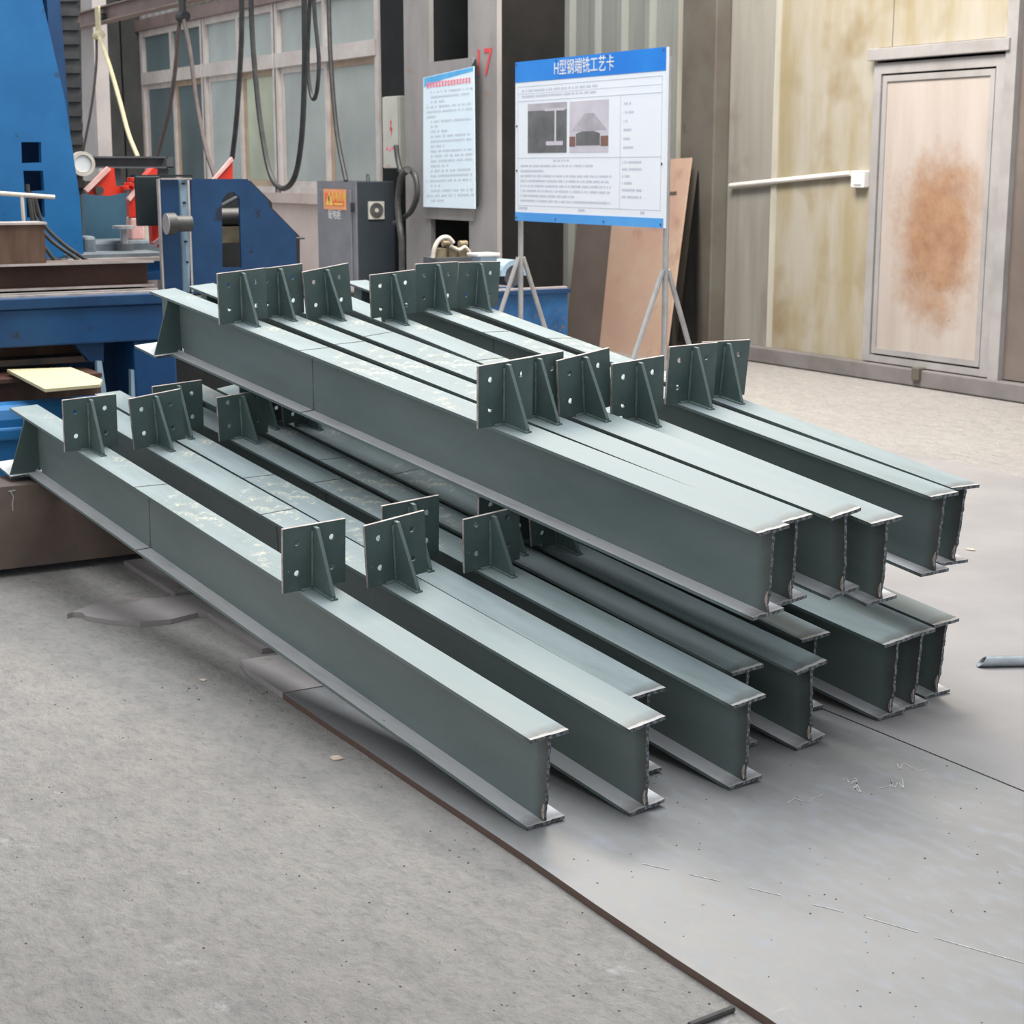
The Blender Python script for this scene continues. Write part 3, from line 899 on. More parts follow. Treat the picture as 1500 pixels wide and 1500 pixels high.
# mast with window holes
XM = -9.6
sq = [[(31, 208), (60, 208), (61, 238), (32, 239)], [(34, 250), (63, 250), (65, 279), (36, 281)], [(38, 290), (65, 290), (66, 318), (40, 319)]]
mb = MB(); polyX(mb, [(-140, -120), (40, -120), (62, 0), (96, 150), (117, 290), (123, 376), (-140, 384)], XM, 0.05, sq)
ms_ = obj('mast', mb, 'blue_mast', mc)
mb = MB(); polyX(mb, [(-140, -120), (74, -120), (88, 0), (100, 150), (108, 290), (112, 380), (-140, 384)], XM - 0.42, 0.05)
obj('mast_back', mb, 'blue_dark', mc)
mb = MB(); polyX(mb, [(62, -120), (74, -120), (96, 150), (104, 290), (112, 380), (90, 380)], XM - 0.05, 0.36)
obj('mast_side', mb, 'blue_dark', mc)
for k in range(15):
    yt = -30 + k * 21
    xo = 0.16 * yt * 0.42
    mb = MB()
    for (e0, e1, dd) in ((yt, yt + 11, 0.30), (yt + 11, yt + 21, 0.27)):
        polyX(mb, [(85 + xo * 0.5, e0), (116 + xo * 0.45, e0), (116 + xo * 0.45 - (0 if dd > 0.28 else 4), e1), (85 + xo * 0.5, e1)], XM - 0.5 + (0 if dd > 0.28 else -0.015), dd)
    obj('bellows_pleat', mb, 'bellows', mc)
c = at_x(122, 240, XM - 0.35)
rl = MB()
for k in range(20):
    a0, a1 = 2 * math.pi * k / 20, 2 * math.pi * (k + 1) / 20
    rl.slab([c + Vector((0, math.cos(t) * q, math.sin(t) * q)) for t, q in ((a0, 0.052), (a0, 0.072), (a1, 0.072), (a1, 0.052))], (-0.05, 0, 0))
obj('guide_ring', rl, 'cream_pipe', mc)
obj('guide_hub', MB().cyl(c + Vector((-0.01, 0, 0)), c + Vector((-0.05, 0, 0)), 0.05, 18), 'white', mc)
# slide ways behind the bed
for (ya, yb, dx, mt) in ((372, 378, 0.0, 'grey_base'), (378, 384, 0.04, 'bright_edge'), (384, 400, 0.0, 'blue_mast'), (400, 412, 0.05, 'blue_bed')):
    mb = MB(); boxX(mb, 100, ya, 246, yb, -9.5 + dx, 0.6)
    obj('slide_way', mb, mt, mc)
# teal guard panel, vise
mb = MB(); boxX(mb, 124, 284, 192, 352, -10.4, 0.05)
obj('guard_panel', mb, 'teal_panel', mc)
mb = MB(); boxX(mb, 124, 352, 246, 374, -9.9, 0.3)
obj('saddle', mb, 'grey_base', mc, bevel=0.02)
mb = MB(); boxX(mb, 124, 346, 142, 374, -9.8, 0.15)
obj('saddle_lug', mb, 'grey_base', mc, bevel=0.02)
c = at_x(181, 332, -9.85)
hw = MB().cyl(c + Vector((0, 0, -0.012)), c + Vector((0, 0, 0.006)), 0.065, 18).cyl(c + Vector((0, 0, -0.10)), c + Vector((0, 0, -0.012)), 0.022, 10)
obj('hand_wheel', hw, 'galv', mc, smooth=True)
obj('hub_block', MB().cyl(c + Vector((0, 0, -0.19)), c + Vector((0, 0, -0.10)), 0.055, 14), 'dark_grey', mc, smooth=True)
mb = MB(); boxX(mb, 192, 318, 212, 352, -9.95, 0.1)
obj('coolant_tank', mb, 'red_pale', mc, bevel=0.012)
mb = MB(); boxX(mb, 210, 316, 222, 358, -10.0, 0.1)
obj('support_column', mb, 'cream_pipe', mc, bevel=0.01)
# red clamps, their sunlit top edges painted as pale strips
mb = MB(); polyX(mb, [(126, 277), (158, 245), (167, 246), (170, 272), (182, 276), (182, 282), (160, 287), (131, 285)], -10.0, 0.05)
ra = obj('clamp_arm', mb, 'red', mc)
mb = MB(); polyX(mb, [(124, 277), (129, 282), (163, 248), (158, 244)], -9.97, 0.03)
obj('clamp_lit_edge', mb, 'red_pale', ra)
c = at_x(144, 279, -9.99)
obj('pivot_pin', MB().cyl(c, c + Vector((0.03, 0, 0)), 0.026, 14), 'shaft', ra)
for k, (xx, yy) in enumerate(((182, 275), (192, 263), (188, 270), (196, 274))):
    c = at_x(xx, yy, -9.98)
    obj('clamp_pad', MB().cyl(c + Vector((0.02, 0, -0.012)), c + Vector((0.02, 0, 0.012)), 0.03, 12), 'red', mc, bevel=0.003)
mb = MB(); polyX(mb, [(189, 293), (202, 272), (204, 318), (190, 318)], -9.95, 0.06)
rb = obj('clamp_arm', mb, 'red', mc)
mb = MB(); polyX(mb, [(187, 290), (191, 295), (204, 278), (202, 271)], -9.93, 0.03)
obj('clamp_lit_edge', mb, 'red_pale', rb)
mb = MB(); polyX(mb, [(221, 310), (240, 310), (240, 365), (224, 357)], -9.2, 0.06)
rc = obj('clamp_arm', mb, 'red', mc)
mb = MB(); polyX(mb, [(225, 355), (229, 361), (240, 350), (240, 343)], -9.18, 0.05)
obj('clamp_lit_edge', mb, 'red_pale', rc)
mb = MB(); polyX(mb, [(215, 256), (225, 246), (231, 248), (230, 257)], -10.3, 0.1)
obj('clamp_arm', mb, 'red', mc)
mb = MB(); polyX(mb, [(314, 264), (341, 232), (341, 264)], -10.3, 0.06)
rd = obj('clamp_arm', mb, 'red', mc)
mb = MB(); polyX(mb, [(311, 264), (316, 264), (342, 235), (340, 230)], -10.28, 0.03)
obj('clamp_lit_edge', mb, 'red_pale', rd)
# fixture stand
XF = -8.75
fx = [(280, 262), (362, 262), (393, 293), (394, 302), (434, 343), (435, 430), (280, 430)]
slot = [(325, 293), (333, 283), (342, 281), (351, 290), (352, 330), (354, 392), (326, 392)]
mb = MB(); polyX(mb, fx, XF, 0.02, [slot])
fs = obj('fixture_plate', mb, 'blue_dark', mc)
mb = MB(); polyX(mb, [(q[0] + 5, q[1] + 3) for q in fx], XF - 0.42, 0.02)
obj('fixture_plate', mb, 'black', mc)
mb = MB(); boxX(mb, 278, 262, 281, 430, XF + 0.03, 0.45)
obj('fixture_edge', mb, 'blue_dark', mc)
mb = MB(); boxX(mb, 235, 262, 237.5, 424, XF + 0.03, 0.03)
obj('fixture_edge', mb, 'bright_edge', mc)
mb = MB(); boxX(mb, 277.5, 262, 280.5, 428, XF + 0.034, 0.004)
obj('fixture_rim', mb, 'bright_edge', mc)
mb = MB(); boxX(mb, 236, 261, 281, 263, XF + 0.034, 0.03)
obj('fixture_rim', mb, 'bright_edge', mc)
mb = MB(); boxX(mb, 237, 263, 264, 424, XF, 0.02)
wbp = obj('fixture_web', mb, 'blue_dark', mc)
obj('fixture_lit_side', MB().slab([at_x(262, 263, XF - 0.01), at_x(278, 263, XF + 0.03), at_x(278, 428, XF + 0.03), at_x(268, 428, XF - 0.01)], (-0.012, 0, 0)), 'pale_blue', mc)  # pale colour paints the light caught by the channel's inner side
for (xx, yy) in ((270, 269), (271, 297), (273, 354), (275, 384)):
    c = at_x(xx, yy, XF + 0.028)
    obj('bolt_hole', MB().cyl(c, c + Vector((-0.03, 0, 0)), 0.006, 10), 'black', wbp)
c = at_x(244, 328, XF + 0.10)
obj('spindle', MB().cyl(c, c + Vector((0, 0.135, 0)), 0.043, 20), 'shaft', mc, smooth=True)
obj('spindle_nose', MB().cyl(c, c + Vector((0, 0.045, 0)), 0.058, 20), 'shaft', mc, smooth=True)
obj('spindle_face', MB().cyl(c + Vector((0, -0.004, 0)), c + Vector((0, -0.0002, 0)), 0.056, 20), 'shaft_end', mc)
c = at_x(338, 318, XF - 0.2)
obj('cylinder', MB().cyl(c + Vector((0, -0.15, 0)), c + Vector((0, 0.15, 0)), 0.05, 16), 'shaft', mc, smooth=True)
obj('cylinder_mount', MB().box(c.x - 0.05, c.x + 0.05, c.y - 0.12, c.y + 0.12, c.z - 0.14, c.z - 0.05), 'brass', mc)
obj('lever', MB().cyl(at_x(324, 302, XF - 0.1), at_x(348, 289, XF - 0.1), 0.012, 8), 'dark_grey', mc)
c = at_x(434, 349, XF - 0.15)
obj('stub_shaft', MB().cyl(c, c + Vector((0, 0.05, 0)), 0.007, 8), 'shaft', mc)
mb = MB(); boxX(mb, 200, 258, 236, 331, -9.05, 0.03)
mo = obj('motor_block', mb, 'motor', mc, bevel=0.006)
mb = MB(); boxX(mb, 199, 256, 282, 259, -9.12, 0.1)
obj('motor_cap', mb, 'motor', mo)
tb = thing('support_beam', 'dark grey steel beam lying across behind the red clamps', 'steel beam', (-10.9, 3.2, 1.5))
mb = MB(); boxX(mb, 135, 229, 246, 231.5, -10.8, 0.16); boxX(mb, 138, 231.5, 246, 244, -10.86, 0.02); boxX(mb, 138, 244, 254, 246.5, -10.8, 0.16); boxX(mb, 244, 230, 254, 246, -10.8, 0.012)
obj('beam_section', mb, 'dark_grey', tb)
for px in (165, 235):
    q = at_x(px, 246.5, -10.9)
    obj('stand_post', MB().box(-10.94, -10.86, q.y - 0.04, q.y + 0.04, FZ, q.z), 'dark_grey', tb)

# workpieces on and below the bed
wk = thing('workpiece_beam', 'dark red-brown H-beam lying along the machine bed', 'steel beam', (XBED - 0.3, 2.3, 1.0))
y0b, y1b, _, _ = rectX(-150, 400, 222, 430, XBED - 0.35)
zb0 = z1 + 0.068
XW = XBED - 0.30
obj('flange', MB().box(XW - 0.24, XW, y0b, y1b, zb0, zb0 + 0.012), 'rust_dark', wk)
obj('flange_edge', MB().box(XW + 0.0002, XW + 0.002, y0b, y1b, zb0, zb0 + 0.012), 'bright_edge', wk)
obj('flange_edge', MB().box(XW + 0.0002, XW + 0.002, y0b, y1b, zb0 + 0.125, zb0 + 0.137), 'bright_edge', wk)
obj('web', MB().box(XW - 0.13, XW - 0.11, y0b, y1b, zb0 + 0.012, zb0 + 0.125), 'rust_dark', wk)
obj('flange', MB().box(XW - 0.24, XW, y0b, y1b, zb0 + 0.125, zb0 + 0.137), 'rust_beam', wk)
ws = thing('workpiece_beam', 'short rusty brown beam end stacked on the machine bed', 'steel beam', (XW, 2.2, 1.15))
ya_, yb_ = at_x(-150, 360, XW).y, at_x(68, 360, XW).y
mb = MB().box(XW - 0.18, XW - 0.02, ya_, yb_, zb0 + 0.138, at_x(0, 330, XW).z)
obj('side_plate', mb, 'rust_brown', ws)
mb = MB().box(XW - 0.2, XW, ya_, yb_ + 0.01, at_x(0, 330, XW).z + 0.0005, at_x(0, 330, XW).z + 0.012)
obj('top_plate', mb, 'bright_edge', ws)
pr2 = thing('guard_rail', 'cream pipe rail with a short post in front of the blue mast', 'rail', (-9.0, 2.4, 1.2))
obj('rail_pipe', MB().cyl(at_x(-60, 279, -9.0), at_x(80, 289, -9.0), 0.012, 10), 'cream_pipe', pr2, smooth=True)
obj('rail_post', MB().cyl(at_x(32, 287, -9.0), at_x(35, 330, -9.0), 0.010, 10), 'cream_pipe', pr2, smooth=True)
for k, hp in enumerate(([(40, 270), (44, 300), (52, 340), (75, 375), (95, 400)], [(45, 280), (52, 320), (72, 350), (110, 378), (135, 396)], [(50, 285), (62, 325), (90, 355), (125, 380), (150, 396)])):
    tag(obj('hydraulic_hose', MB().tube(spline([at_x(*q, -9.25 - 0.03 * k) for q in hp], 8), 0.011, 8), 'hose', smooth=True),
        ['steep dark hydraulic hose dropping from the mast hole to the bed', 'middle dark hydraulic hose of the three below the mast hole', 'widest-sagging dark hydraulic hose below the mast hole'][k], 'hose', 'hoses in front of the mast')
lw = thing('stored_beam', 'rusty brown H-beam stored under the machine bed', 'steel beam', (-8.55, 1.8, 0.4))
mb = MB(); polyX(mb, [(-150, 508), (112, 505), (134, 529), (-150, 536)], -8.75, 0.02)
obj('web', mb, 'rust_brown', lw)
mb = MB(); boxX(mb, -150, 529, 134, 538, -8.58, 0.25)
obj('flange', mb, 'rust_beam', lw)
l2 = thing('stored_beam', 'streaky brown steel beam standing beneath the cream board', 'steel beam', (-8.3, 1.8, 0.2))
mb = MB(); boxX(mb, -150, 562, 150, 660, -8.3, 0.02)
obj('web', mb, 'rust_brown', l2)
mb = MB(); boxX(mb, -150, 556, 150, 562, -8.22, 0.3)
obj('flange', mb, 'rust_dark', l2)
zc = at_x(0, 556, -8.22).z + 0.03
qs = [at_z(*q, zc) for q in ((10, 541), (104, 538), (150, 556), (146, 563), (66, 570))]
tag(obj('cream_board', MB().slab(qs, (0, 0, -0.014)), 'cream'), 'cream painted board lying on the brown beam under the bed', 'board')

# right-hand bed with rails
rbm = thing('roller_bed', 'worn blue conveyor bed behind the stacked beams', 'conveyor', (-10.1, 5.4, 0))
XR = -9.9
y0, y1, z0, z1 = rectX(496, 428, 832, 500, XR)
z1 = at_x(800, 430, XR).z
obj('side_frame', MB().box(XR - 0.06, XR, y0, y1, 0.45, z1), 'blue_worn', rbm, bevel=0.006)
obj('side_frame', MB().box(XR - 0.80, XR - 0.74, y0, y1, 0.45, z1), 'blue_worn', rbm, bevel=0.006)
obj('top_ledge', MB().box(XR - 0.12, XR + 0.03, y0, y1, z1, z1 + 0.03), 'blue_dark', rbm)
obj('rail_strip', MB().box(XR - 0.05, XR - 0.01, y0, y1, z1 + 0.03, z1 + 0.042), 'bright_edge', rbm)
obj('rail_strip', MB().box(XR - 0.78, XR - 0.74, y0, y1, z1, z1 + 0.05), 'bright_edge', rbm)
for q in (0.10, 0.9, 1.62):
    obj('leg', MB().box(XR - 0.16, XR - 0.061, y0 + q, y0 + q + 0.1, 0, z1 - 0.05), 'blue_worn', rbm)
    obj('leg', MB().box(XR - 0.739, XR - 0.64, y0 + q, y0 + q + 0.1, 0, z1 - 0.05), 'blue_worn', rbm)
for k in range(8):
    yy = y0 + 0.1 + k * 0.21
    obj('roller', MB().cyl((XR - 0.739, yy, z1 - 0.05), (XR - 0.061, yy, z1 - 0.05), 0.035, 12), 'shaft', rbm, smooth=True)
# valve block, handle lid and curved pipe on the bed
vb = thing('valve_block', 'olive brass hydraulic valve cluster with curved pipes', 'valve', (-10.4, 5.7, 0.9))
XV = -10.35
for (xx, yy, rr, hh) in ((645, 372, 0.045, 0.10), (662, 372, 0.038, 0.13), (675, 370, 0.032, 0.09), (686, 372, 0.030, 0.07)):
    c = at_x(xx, yy, XV)
    obj('valve_body', MB().cyl(c + Vector((0, 0, -0.08)), c + Vector((0, 0, hh * 0.4)), rr, 12), 'brass', vb, smooth=True)
for (xx, yy) in ((654, 357), (678, 357)):
    c = at_x(xx, yy, XV)
    obj('cap', MB().cyl(c + Vector((0, -0.03, 0)), c + Vector((0, 0.03, 0)), 0.022, 10), 'brass', vb, smooth=True)
obj('pipe', MB().tube(spline([at_x(*q, XV + 0.05) for q in ((634, 378), (637, 362), (645, 350), (656, 348), (664, 356))], 6), 0.016, 8), 'cream_pipe', vb, smooth=True)
obj('pipe', MB().tube(spline([at_x(*q, XV + 0.05) for q in ((660, 360), (672, 366), (681, 362), (688, 370))], 6), 0.012, 8), 'cream_pipe', vb, smooth=True)
obj('mount_plate', MB().box(XV - 0.10, XV + 0.10, at_x(630, 380, XV).y, at_x(694, 380, XV).y, z1 + 0.051, at_x(665, 376, XV).z), 'dark_grey', vb)
pm = thing('pump_motor', 'pale blue pump housing with a white lid on the blue bed', 'pump', (-10.2, 6.1, 0.9))
XQ = -10.0
c = at_x(754, 404, XQ)
rg_ = MB()
for k in range(9):
    a0, a1 = math.pi * k / 9, math.pi * (k + 1) / 9
    rg_.slab([c + Vector((0, math.cos(t) * q, math.sin(t) * q)) for t, q in ((a0, 0.075), (a0, 0.11), (a1, 0.11), (a1, 0.075))], (-0.2, 0, 0))
obj('housing', rg_, 'pale_blue', pm)
obj('rotor', MB().cyl(c + Vector((-0.02, 0, 0)), c + Vector((-0.19, 0, 0)), 0.074, 16), 'dark_grey', pm)
mb = MB(); boxX(mb, 700, 371, 733, 376, XQ + 0.02, 0.16)
obj('lid', mb, 'conduit', pm, bevel=0.006)
mb = MB(); boxX(mb, 704, 376, 728, 415, XQ, 0.12)
obj('stem', mb, 'pale_blue', pm)

# ------------------------------------------------------------------ cabinet, switch box, poster
YC = 6.05
xa, xb = at_y(465, 300, YC).x, at_y(521, 300, YC).x
zt = at_y(521, 266, YC).z
cb = thing('electrical_cabinet', 'grey electrical cabinet with an orange warning sign on its door', 'cabinet', (xb, YC, 0))
dpt = 0.36
obj('body', MB().box(xa, xb, YC + 0.015, YC + dpt, 0.0, zt), 'cab_side_shade', cb, bevel=0.006)
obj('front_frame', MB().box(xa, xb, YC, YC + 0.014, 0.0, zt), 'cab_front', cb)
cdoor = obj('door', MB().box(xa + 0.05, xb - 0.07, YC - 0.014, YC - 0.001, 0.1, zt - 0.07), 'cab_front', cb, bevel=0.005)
pt = at_y(516, 304, YC - 0.03)
obj('handle', MB().box(pt.x - 0.04, pt.x + 0.005, YC - 0.03, YC - 0.0145, pt.z - 0.04, pt.z + 0.04), 'black', cdoor, bevel=0.004)
a, b, c_, d_ = rectY(474, 277, 506, 307, YC - 0.02)
sg = obj('warning_sign', MB().box(a, b, YC - 0.02, YC - 0.0145, c_, d_), 'orange_pale', cb)
obj('sign_field', MB().box(a + 0.03, b - 0.03, YC - 0.022, YC - 0.020, c_ + 0.03, d_ - 0.03), 'orange', sg)
tx = a + 0.12
zc_ = (c_ + d_) / 2
obj('warning_triangle', MB().slab([(tx - 0.075, YC - 0.0222, zc_ - 0.05), (tx + 0.075, YC - 0.0222, zc_ - 0.05), (tx, YC - 0.0222, zc_ + 0.06)], (0, -0.001, 0)), 'yellow', sg)
obj('bolt_symbol', MB().slab([(tx + q[0], YC - 0.0234, zc_ + q[1]) for q in ((-0.01, 0.03), (0.012, 0.03), (0.004, 0.0), (0.018, 0.0), (-0.008, -0.042), (0.0, -0.01), (-0.016, -0.01))], (0, -0.001, 0)), 'black', sg)
lettering('sign_text', '有电危险', 'yellow', sg, ((tx + 0.09 + b - 0.03) / 2, YC - 0.0225, zc_ + 0.018), 0.078, bold=0.0006, sx=0.95)
obj('sign_bar', MB().box(tx + 0.10, b - 0.05, YC - 0.0225, YC - 0.0221, zc_ - 0.045, zc_ - 0.03), 'yellow', sg)
pt = at_y(490, 315, YC - 0.016)
lettering('door_text', '配电柜', 'white', cdoor, (pt.x, YC - 0.0155, pt.z), 0.085, bold=0.0006)
yf0 = at_x(539, 307, xb).y; yf1 = at_x(562, 307, xb).y
zf0, zf1 = at_x(550, 321, xb).z, at_x(550, 295, xb).z
vf = obj('vent_frame', MB().box(xb, xb + 0.012, yf0, yf1, zf0, zf1), 'ebox', cb)
cc = Vector((xb + 0.012, (yf0 + yf1) / 2, (zf0 + zf1) / 2))
rr = (zf1 - zf0) * 0.43
obj('vent_grille', MB().cyl(cc, cc + Vector((0.004, 0, 0)), rr, 24), 'pillar', vf)
for k in range(3):
    q = rr * (0.45 + 0.22 * k)
    g = MB()
    for j in range(24):
        a0, a1 = 2 * math.pi * j / 24, 2 * math.pi * (j + 1) / 24
        g.slab([cc + Vector((0.004, math.cos(t) * w, math.sin(t) * w)) for t, w in ((a0, q - 0.003), (a0, q + 0.003), (a1, q + 0.003), (a1, q - 0.003))], (0.003, 0, 0))
    obj('grille_ring', g, 'dark_grey', vf)
obj('vent_hub', MB().cyl(cc, cc + Vector((0.008, 0, 0)), rr * 0.28, 16), 'ebox', vf)
hk = at_y(547, 262, YC + 0.2)
obj('lifting_eye', MB().tube(spline([(xb - 0.15, YC + 0.18, zt), (xb - 0.15, YC + 0.18, zt + 0.05), (xb - 0.11, YC + 0.18, zt + 0.05), (xb - 0.11, YC + 0.18, zt)], 5), 0.006, 6), 'dark_grey', cb)

YE = 6.45
xa, xb2 = at_y(560, 190, YE).x, at_y(583, 190, YE).x
z0, z1_ = at_y(571, 247, YE).z, at_y(571, 141, YE).z
eb = thing('switch_box', 'cream wall-mounted electrical box with a red lightning mark', 'electrical box', (xb2, YE, z0))
obj('housing', MB().box(xa, xb2, YE + 0.012, YE + 0.165, z0, z1_), 'ebox', eb, bevel=0.008)
eb_d = obj('lid', MB().box(xa + 0.005, xb2 - 0.005, YE, YE + 0.011, z0 + 0.005, z1_ - 0.005), 'ebox', eb, bevel=0.003)
pt = at_y(572.5, 189, YE)
obj('lightning_mark', MB().slab([(pt.x + q[0], YE - 0.0003, pt.z + q[1]) for q in ((-0.01, 0.075), (0.02, 0.06), (0.005, 0.02), (0.03, 0.005), (0.0, -0.075), (0.005, -0.02), (-0.02, -0.005), (-0.005, 0.03))], (0, -0.001, 0)), 'red_print', eb_d)
mk = MB()
for (px, py, w_, h_) in ((567, 218, 3, 5), (571, 220, 2.5, 4), (575, 217, 3, 5), (578, 221, 2, 4), (569, 243, 4, 2)):
    boxY(mk, px - w_ / 2, py - h_ / 2, px + w_ / 2, py + h_ / 2, YE - 0.001, 0.0008)
obj('red_marks', mk, 'pink_print', eb_d)['kind'] = 'stuff'
lp = [at_y(*q, 6.2) for q in ((580, 213), (583, 235), (588, 252), (597, 247), (608, 258), (611, 285), (603, 308), (590, 320), (578, 327))]
tag(obj('power_cable', MB().tube(spline(lp, 8), 0.022, 8), 'cable', smooth=True), 'dark cable looping from the switch box back to the cabinet', 'cable')
lp = [at_y(*q, 6.15) for q in ((597, 249), (588, 260), (583, 290), (584, 320), (588, 350), (589, 400), (590, 440))]
tag(obj('power_cable', MB().tube(spline(lp, 8), 0.026, 8), 'hose', smooth=True), 'grey cable hanging straight down beside the cabinet', 'cable')


def text_rows(mb, xa, xb, za, zb, y, rows, hgt, seed, fill=0.8):
    r = random.Random(seed)
    for k in range(rows):
        z = zb - (k + 0.5) * (zb - za) / rows
        x = xa
        stop = xa + (xb - xa) * (1.0 if r.random() < 0.45 else r.uniform(0.2, 0.85)) * fill
        while x < stop:
            w = r.uniform(0.5, 1.6) * hgt
            mb.add([(x, y, z - hgt / 2), (x + w, y, z - hgt / 2), (x + w, y, z + hgt / 2), (x, y, z + hgt / 2)], [(0, 1, 2, 3)])
            x += w + hgt * r.choice((0.25, 0.25, 0.3, 1.2))


YP = 6.24
po = thing('wall_poster', 'pale blue rules poster with a red heading hung on the column', 'poster', (at_y(658, 300, YP).x, YP, at_y(658, 304, YP).z))
cor = [at_y(*q, YP) for q in ((620, 114), (694, 97), (696, 306), (620, 303))]
xa, xb = cor[0].x, cor[1].x
zt_, zb_ = cor[0].z, cor[3].z
obj('sheet', MB().slab(cor, (0, 0.006, 0)), 'poster_white', po)
hd = MB().slab([at_y(*q, YP - 0.001) for q in ((621, 114.5), (693, 98), (693, 104), (650, 116), (636, 122), (621, 128))], (0, 0.0008, 0))
obj('heading_band', hd, 'poster_blue', po)
tr = MB()
r = random.Random(5)
for k in range(15):
    x0 = 625 + k * 4.35
    y0 = 124.5 - (x0 - 625) * 0.125
    for j in range(2):
        yy = y0 + j * 4.3 - 3.2
        tr.slab([at_y(*q, YP - 0.002) for q in ((x0, yy), (x0 + 3.1, yy - 0.4), (x0 + 3.1, yy + 2.4 + r.random()), (x0, yy + 2.8 + r.random()))], (0, 0.0008, 0))
obj('heading_marks', tr, 'pink_print', po)['kind'] = 'stuff'
tr = MB()
r = random.Random(9)
for k in range(23):
    yl = 134 + k * 7.2
    sl = 0.10 * (1 - k / 30)
    x = 625 + (6 if r.random() < 0.6 else 0)
    stop = 625 + 65 * (1 if r.random() < 0.5 else r.uniform(0.2, 0.7))
    while x < stop:
        w_ = r.uniform(1.5, 4)
        yy = yl - (x - 625) * sl
        tr.slab([at_y(*q, YP - 0.002) for q in ((x, yy), (x + w_, yy - w_ * sl), (x + w_, yy - w_ * sl + 2.4), (x, yy + 2.4))], (0, 0.0006, 0))
        x += w_ + r.choice((0.8, 0.8, 3))
obj('printed_lines', tr, 'text_pale', po)['kind'] = 'stuff'
obj('corner_curl', MB().slab([at_y(*q, YP + 0.01) for q in ((690, 98), (696, 86), (699, 96), (699, 300), (696, 306))], (0, 0.012, 0)), 'black', po)

# ------------------------------------------------------------------ notice board on its stand
YN = 5.6
cor = [at_y(*q, YN) for q in ((755, 90), (977, 70), (971, 332), (755, 325))]
xa, xb = cor[0].x, (cor[1].x + cor[2].x) / 2
zt_, zb_ = (cor[0].z + cor[1].z) / 2, (cor[2].z + cor[3].z) / 2
nb = thing('notice_board', 'blue and white process card board on a pipe stand', 'sign', ((xa + xb) / 2, YN, 0))
W_, Hh = xb - xa, zt_ - zb_
bd = obj('board', MB().box(xa, xb, YN, YN + 0.02, zb_, zt_), 'sign_white', nb)


def bx(u): return xa + W_ * u
def bz(v): return zb_ + Hh * v


obj('title_band', MB().box(xa, xb, YN - 0.0015, YN - 0.0003, bz(0.872), zt_), 'sign_blue', bd)
obj('foot_band', MB().box(xa, xb, YN - 0.0015, YN - 0.0003, zb_, bz(0.055)), 'sign_blue_pale', bd)
lettering('title_text', 'H型钢端铣工艺卡', 'white', bd, (bx(0.485), YN - 0.0022, bz(0.935)), 0.097, bold=0.0006, sx=0.88)
gl = MB()
def hline(u0, u1, v, t=0.003): gl.box(bx(u0), bx(u1), YN - 0.001, YN - 0.0003, bz(v) - t / 2, bz(v) + t / 2)
def vline(u, v0, v1, t=0.004): gl.box(bx(u) - t / 2, bx(u) + t / 2, YN - 0.001, YN - 0.0003, bz(v0), bz(v1))
hline(0.02, 0.98, 0.845); hline(0.02, 0.98, 0.10); hline(0.02, 0.98, 0.40); hline(0.02, 0.98, 0.755)
hline(0.02, 0.98, 0.80, 0.0015)
vline(0.02, 0.10, 0.845); vline(0.98, 0.10, 0.845); vline(0.73, 0.10, 0.755)
obj('printed_grid', gl, 'text_pale', bd)['kind'] = 'stuff'
ph = obj('printed_photo', MB().box(bx(0.095), bx(0.375), YN - 0.0015, YN - 0.0003, bz(0.43), bz(0.735)), 'photo_dark', bd)
tag(ph, 'dark printed photo of an upright H-section')
pm_ = MB().box(bx(0.29), bx(0.302), YN - 0.0022, YN - 0.0016, bz(0.50), bz(0.685)).box(bx(0.22), bx(0.36), YN - 0.0022, YN - 0.0016, bz(0.685), bz(0.70)).box(bx(0.23), bx(0.35), YN - 0.0022, YN - 0.0016, bz(0.475), bz(0.50))
obj('photo_section', pm_, 'photo_light', ph)
obj('photo_top', MB().box(bx(0.095), bx(0.375), YN - 0.0019, YN - 0.0016, bz(0.69), bz(0.735)), 'photo_mid', ph)
ph2 = obj('printed_photo', MB().box(bx(0.395), bx(0.655), YN - 0.0015, YN - 0.0003, bz(0.43), bz(0.735)), 'photo_light', bd)
tag(ph2, 'pale printed photo of a beam on the machine')
obj('photo_machine', MB().slab([(bx(q[0]), YN - 0.0022, bz(q[1])) for q in ((0.44, 0.47), (0.60, 0.47), (0.60, 0.54), (0.56, 0.555), (0.48, 0.555), (0.44, 0.54))], (0, 0.0005, 0)), 'photo_dark', ph2)
for ua, ub in ((0.395, 0.435), (0.605, 0.655)):
    obj('photo_base', MB().box(bx(ua), bx(ub), YN - 0.0022, YN - 0.0016, bz(0.465), bz(0.525)), 'photo_brown', ph2)
obj('photo_beam', MB().slab([(bx(q[0]), YN - 0.0022, bz(q[1])) for q in ((0.41, 0.56), (0.645, 0.56), (0.56, 0.66), (0.50, 0.66))], (0, 0.0005, 0)), 'photo_mid', ph2)
t1 = MB()
text_rows(t1, bx(0.05), bx(0.70), bz(0.765), bz(0.835), YN - 0.001, 2, 0.013, 1)
text_rows(t1, bx(0.04), bx(0.70), bz(0.115), bz(0.365), YN - 0.001, 8, 0.012, 2, 0.95)
text_rows(t1, bx(0.28), bx(0.42), bz(0.37), bz(0.395), YN - 0.001, 1, 0.012, 3)
text_rows(t1, bx(0.745), bx(0.94), bz(0.15), bz(0.39), YN - 0.001, 6, 0.012, 4, 0.6)
text_rows(t1, bx(0.75), bx(0.90), bz(0.43), bz(0.73), YN - 0.001, 6, 0.012, 6, 0.4)
for u in (0.025, 0.46, 0.86):
    text_rows(t1, bx(u), bx(u + 0.09), bz(0.07), bz(0.095), YN - 0.001, 1, 0.014, int(u * 100), 1.0)
obj('printed_text', t1, 'text_pale', bd)['kind'] = 'stuff'
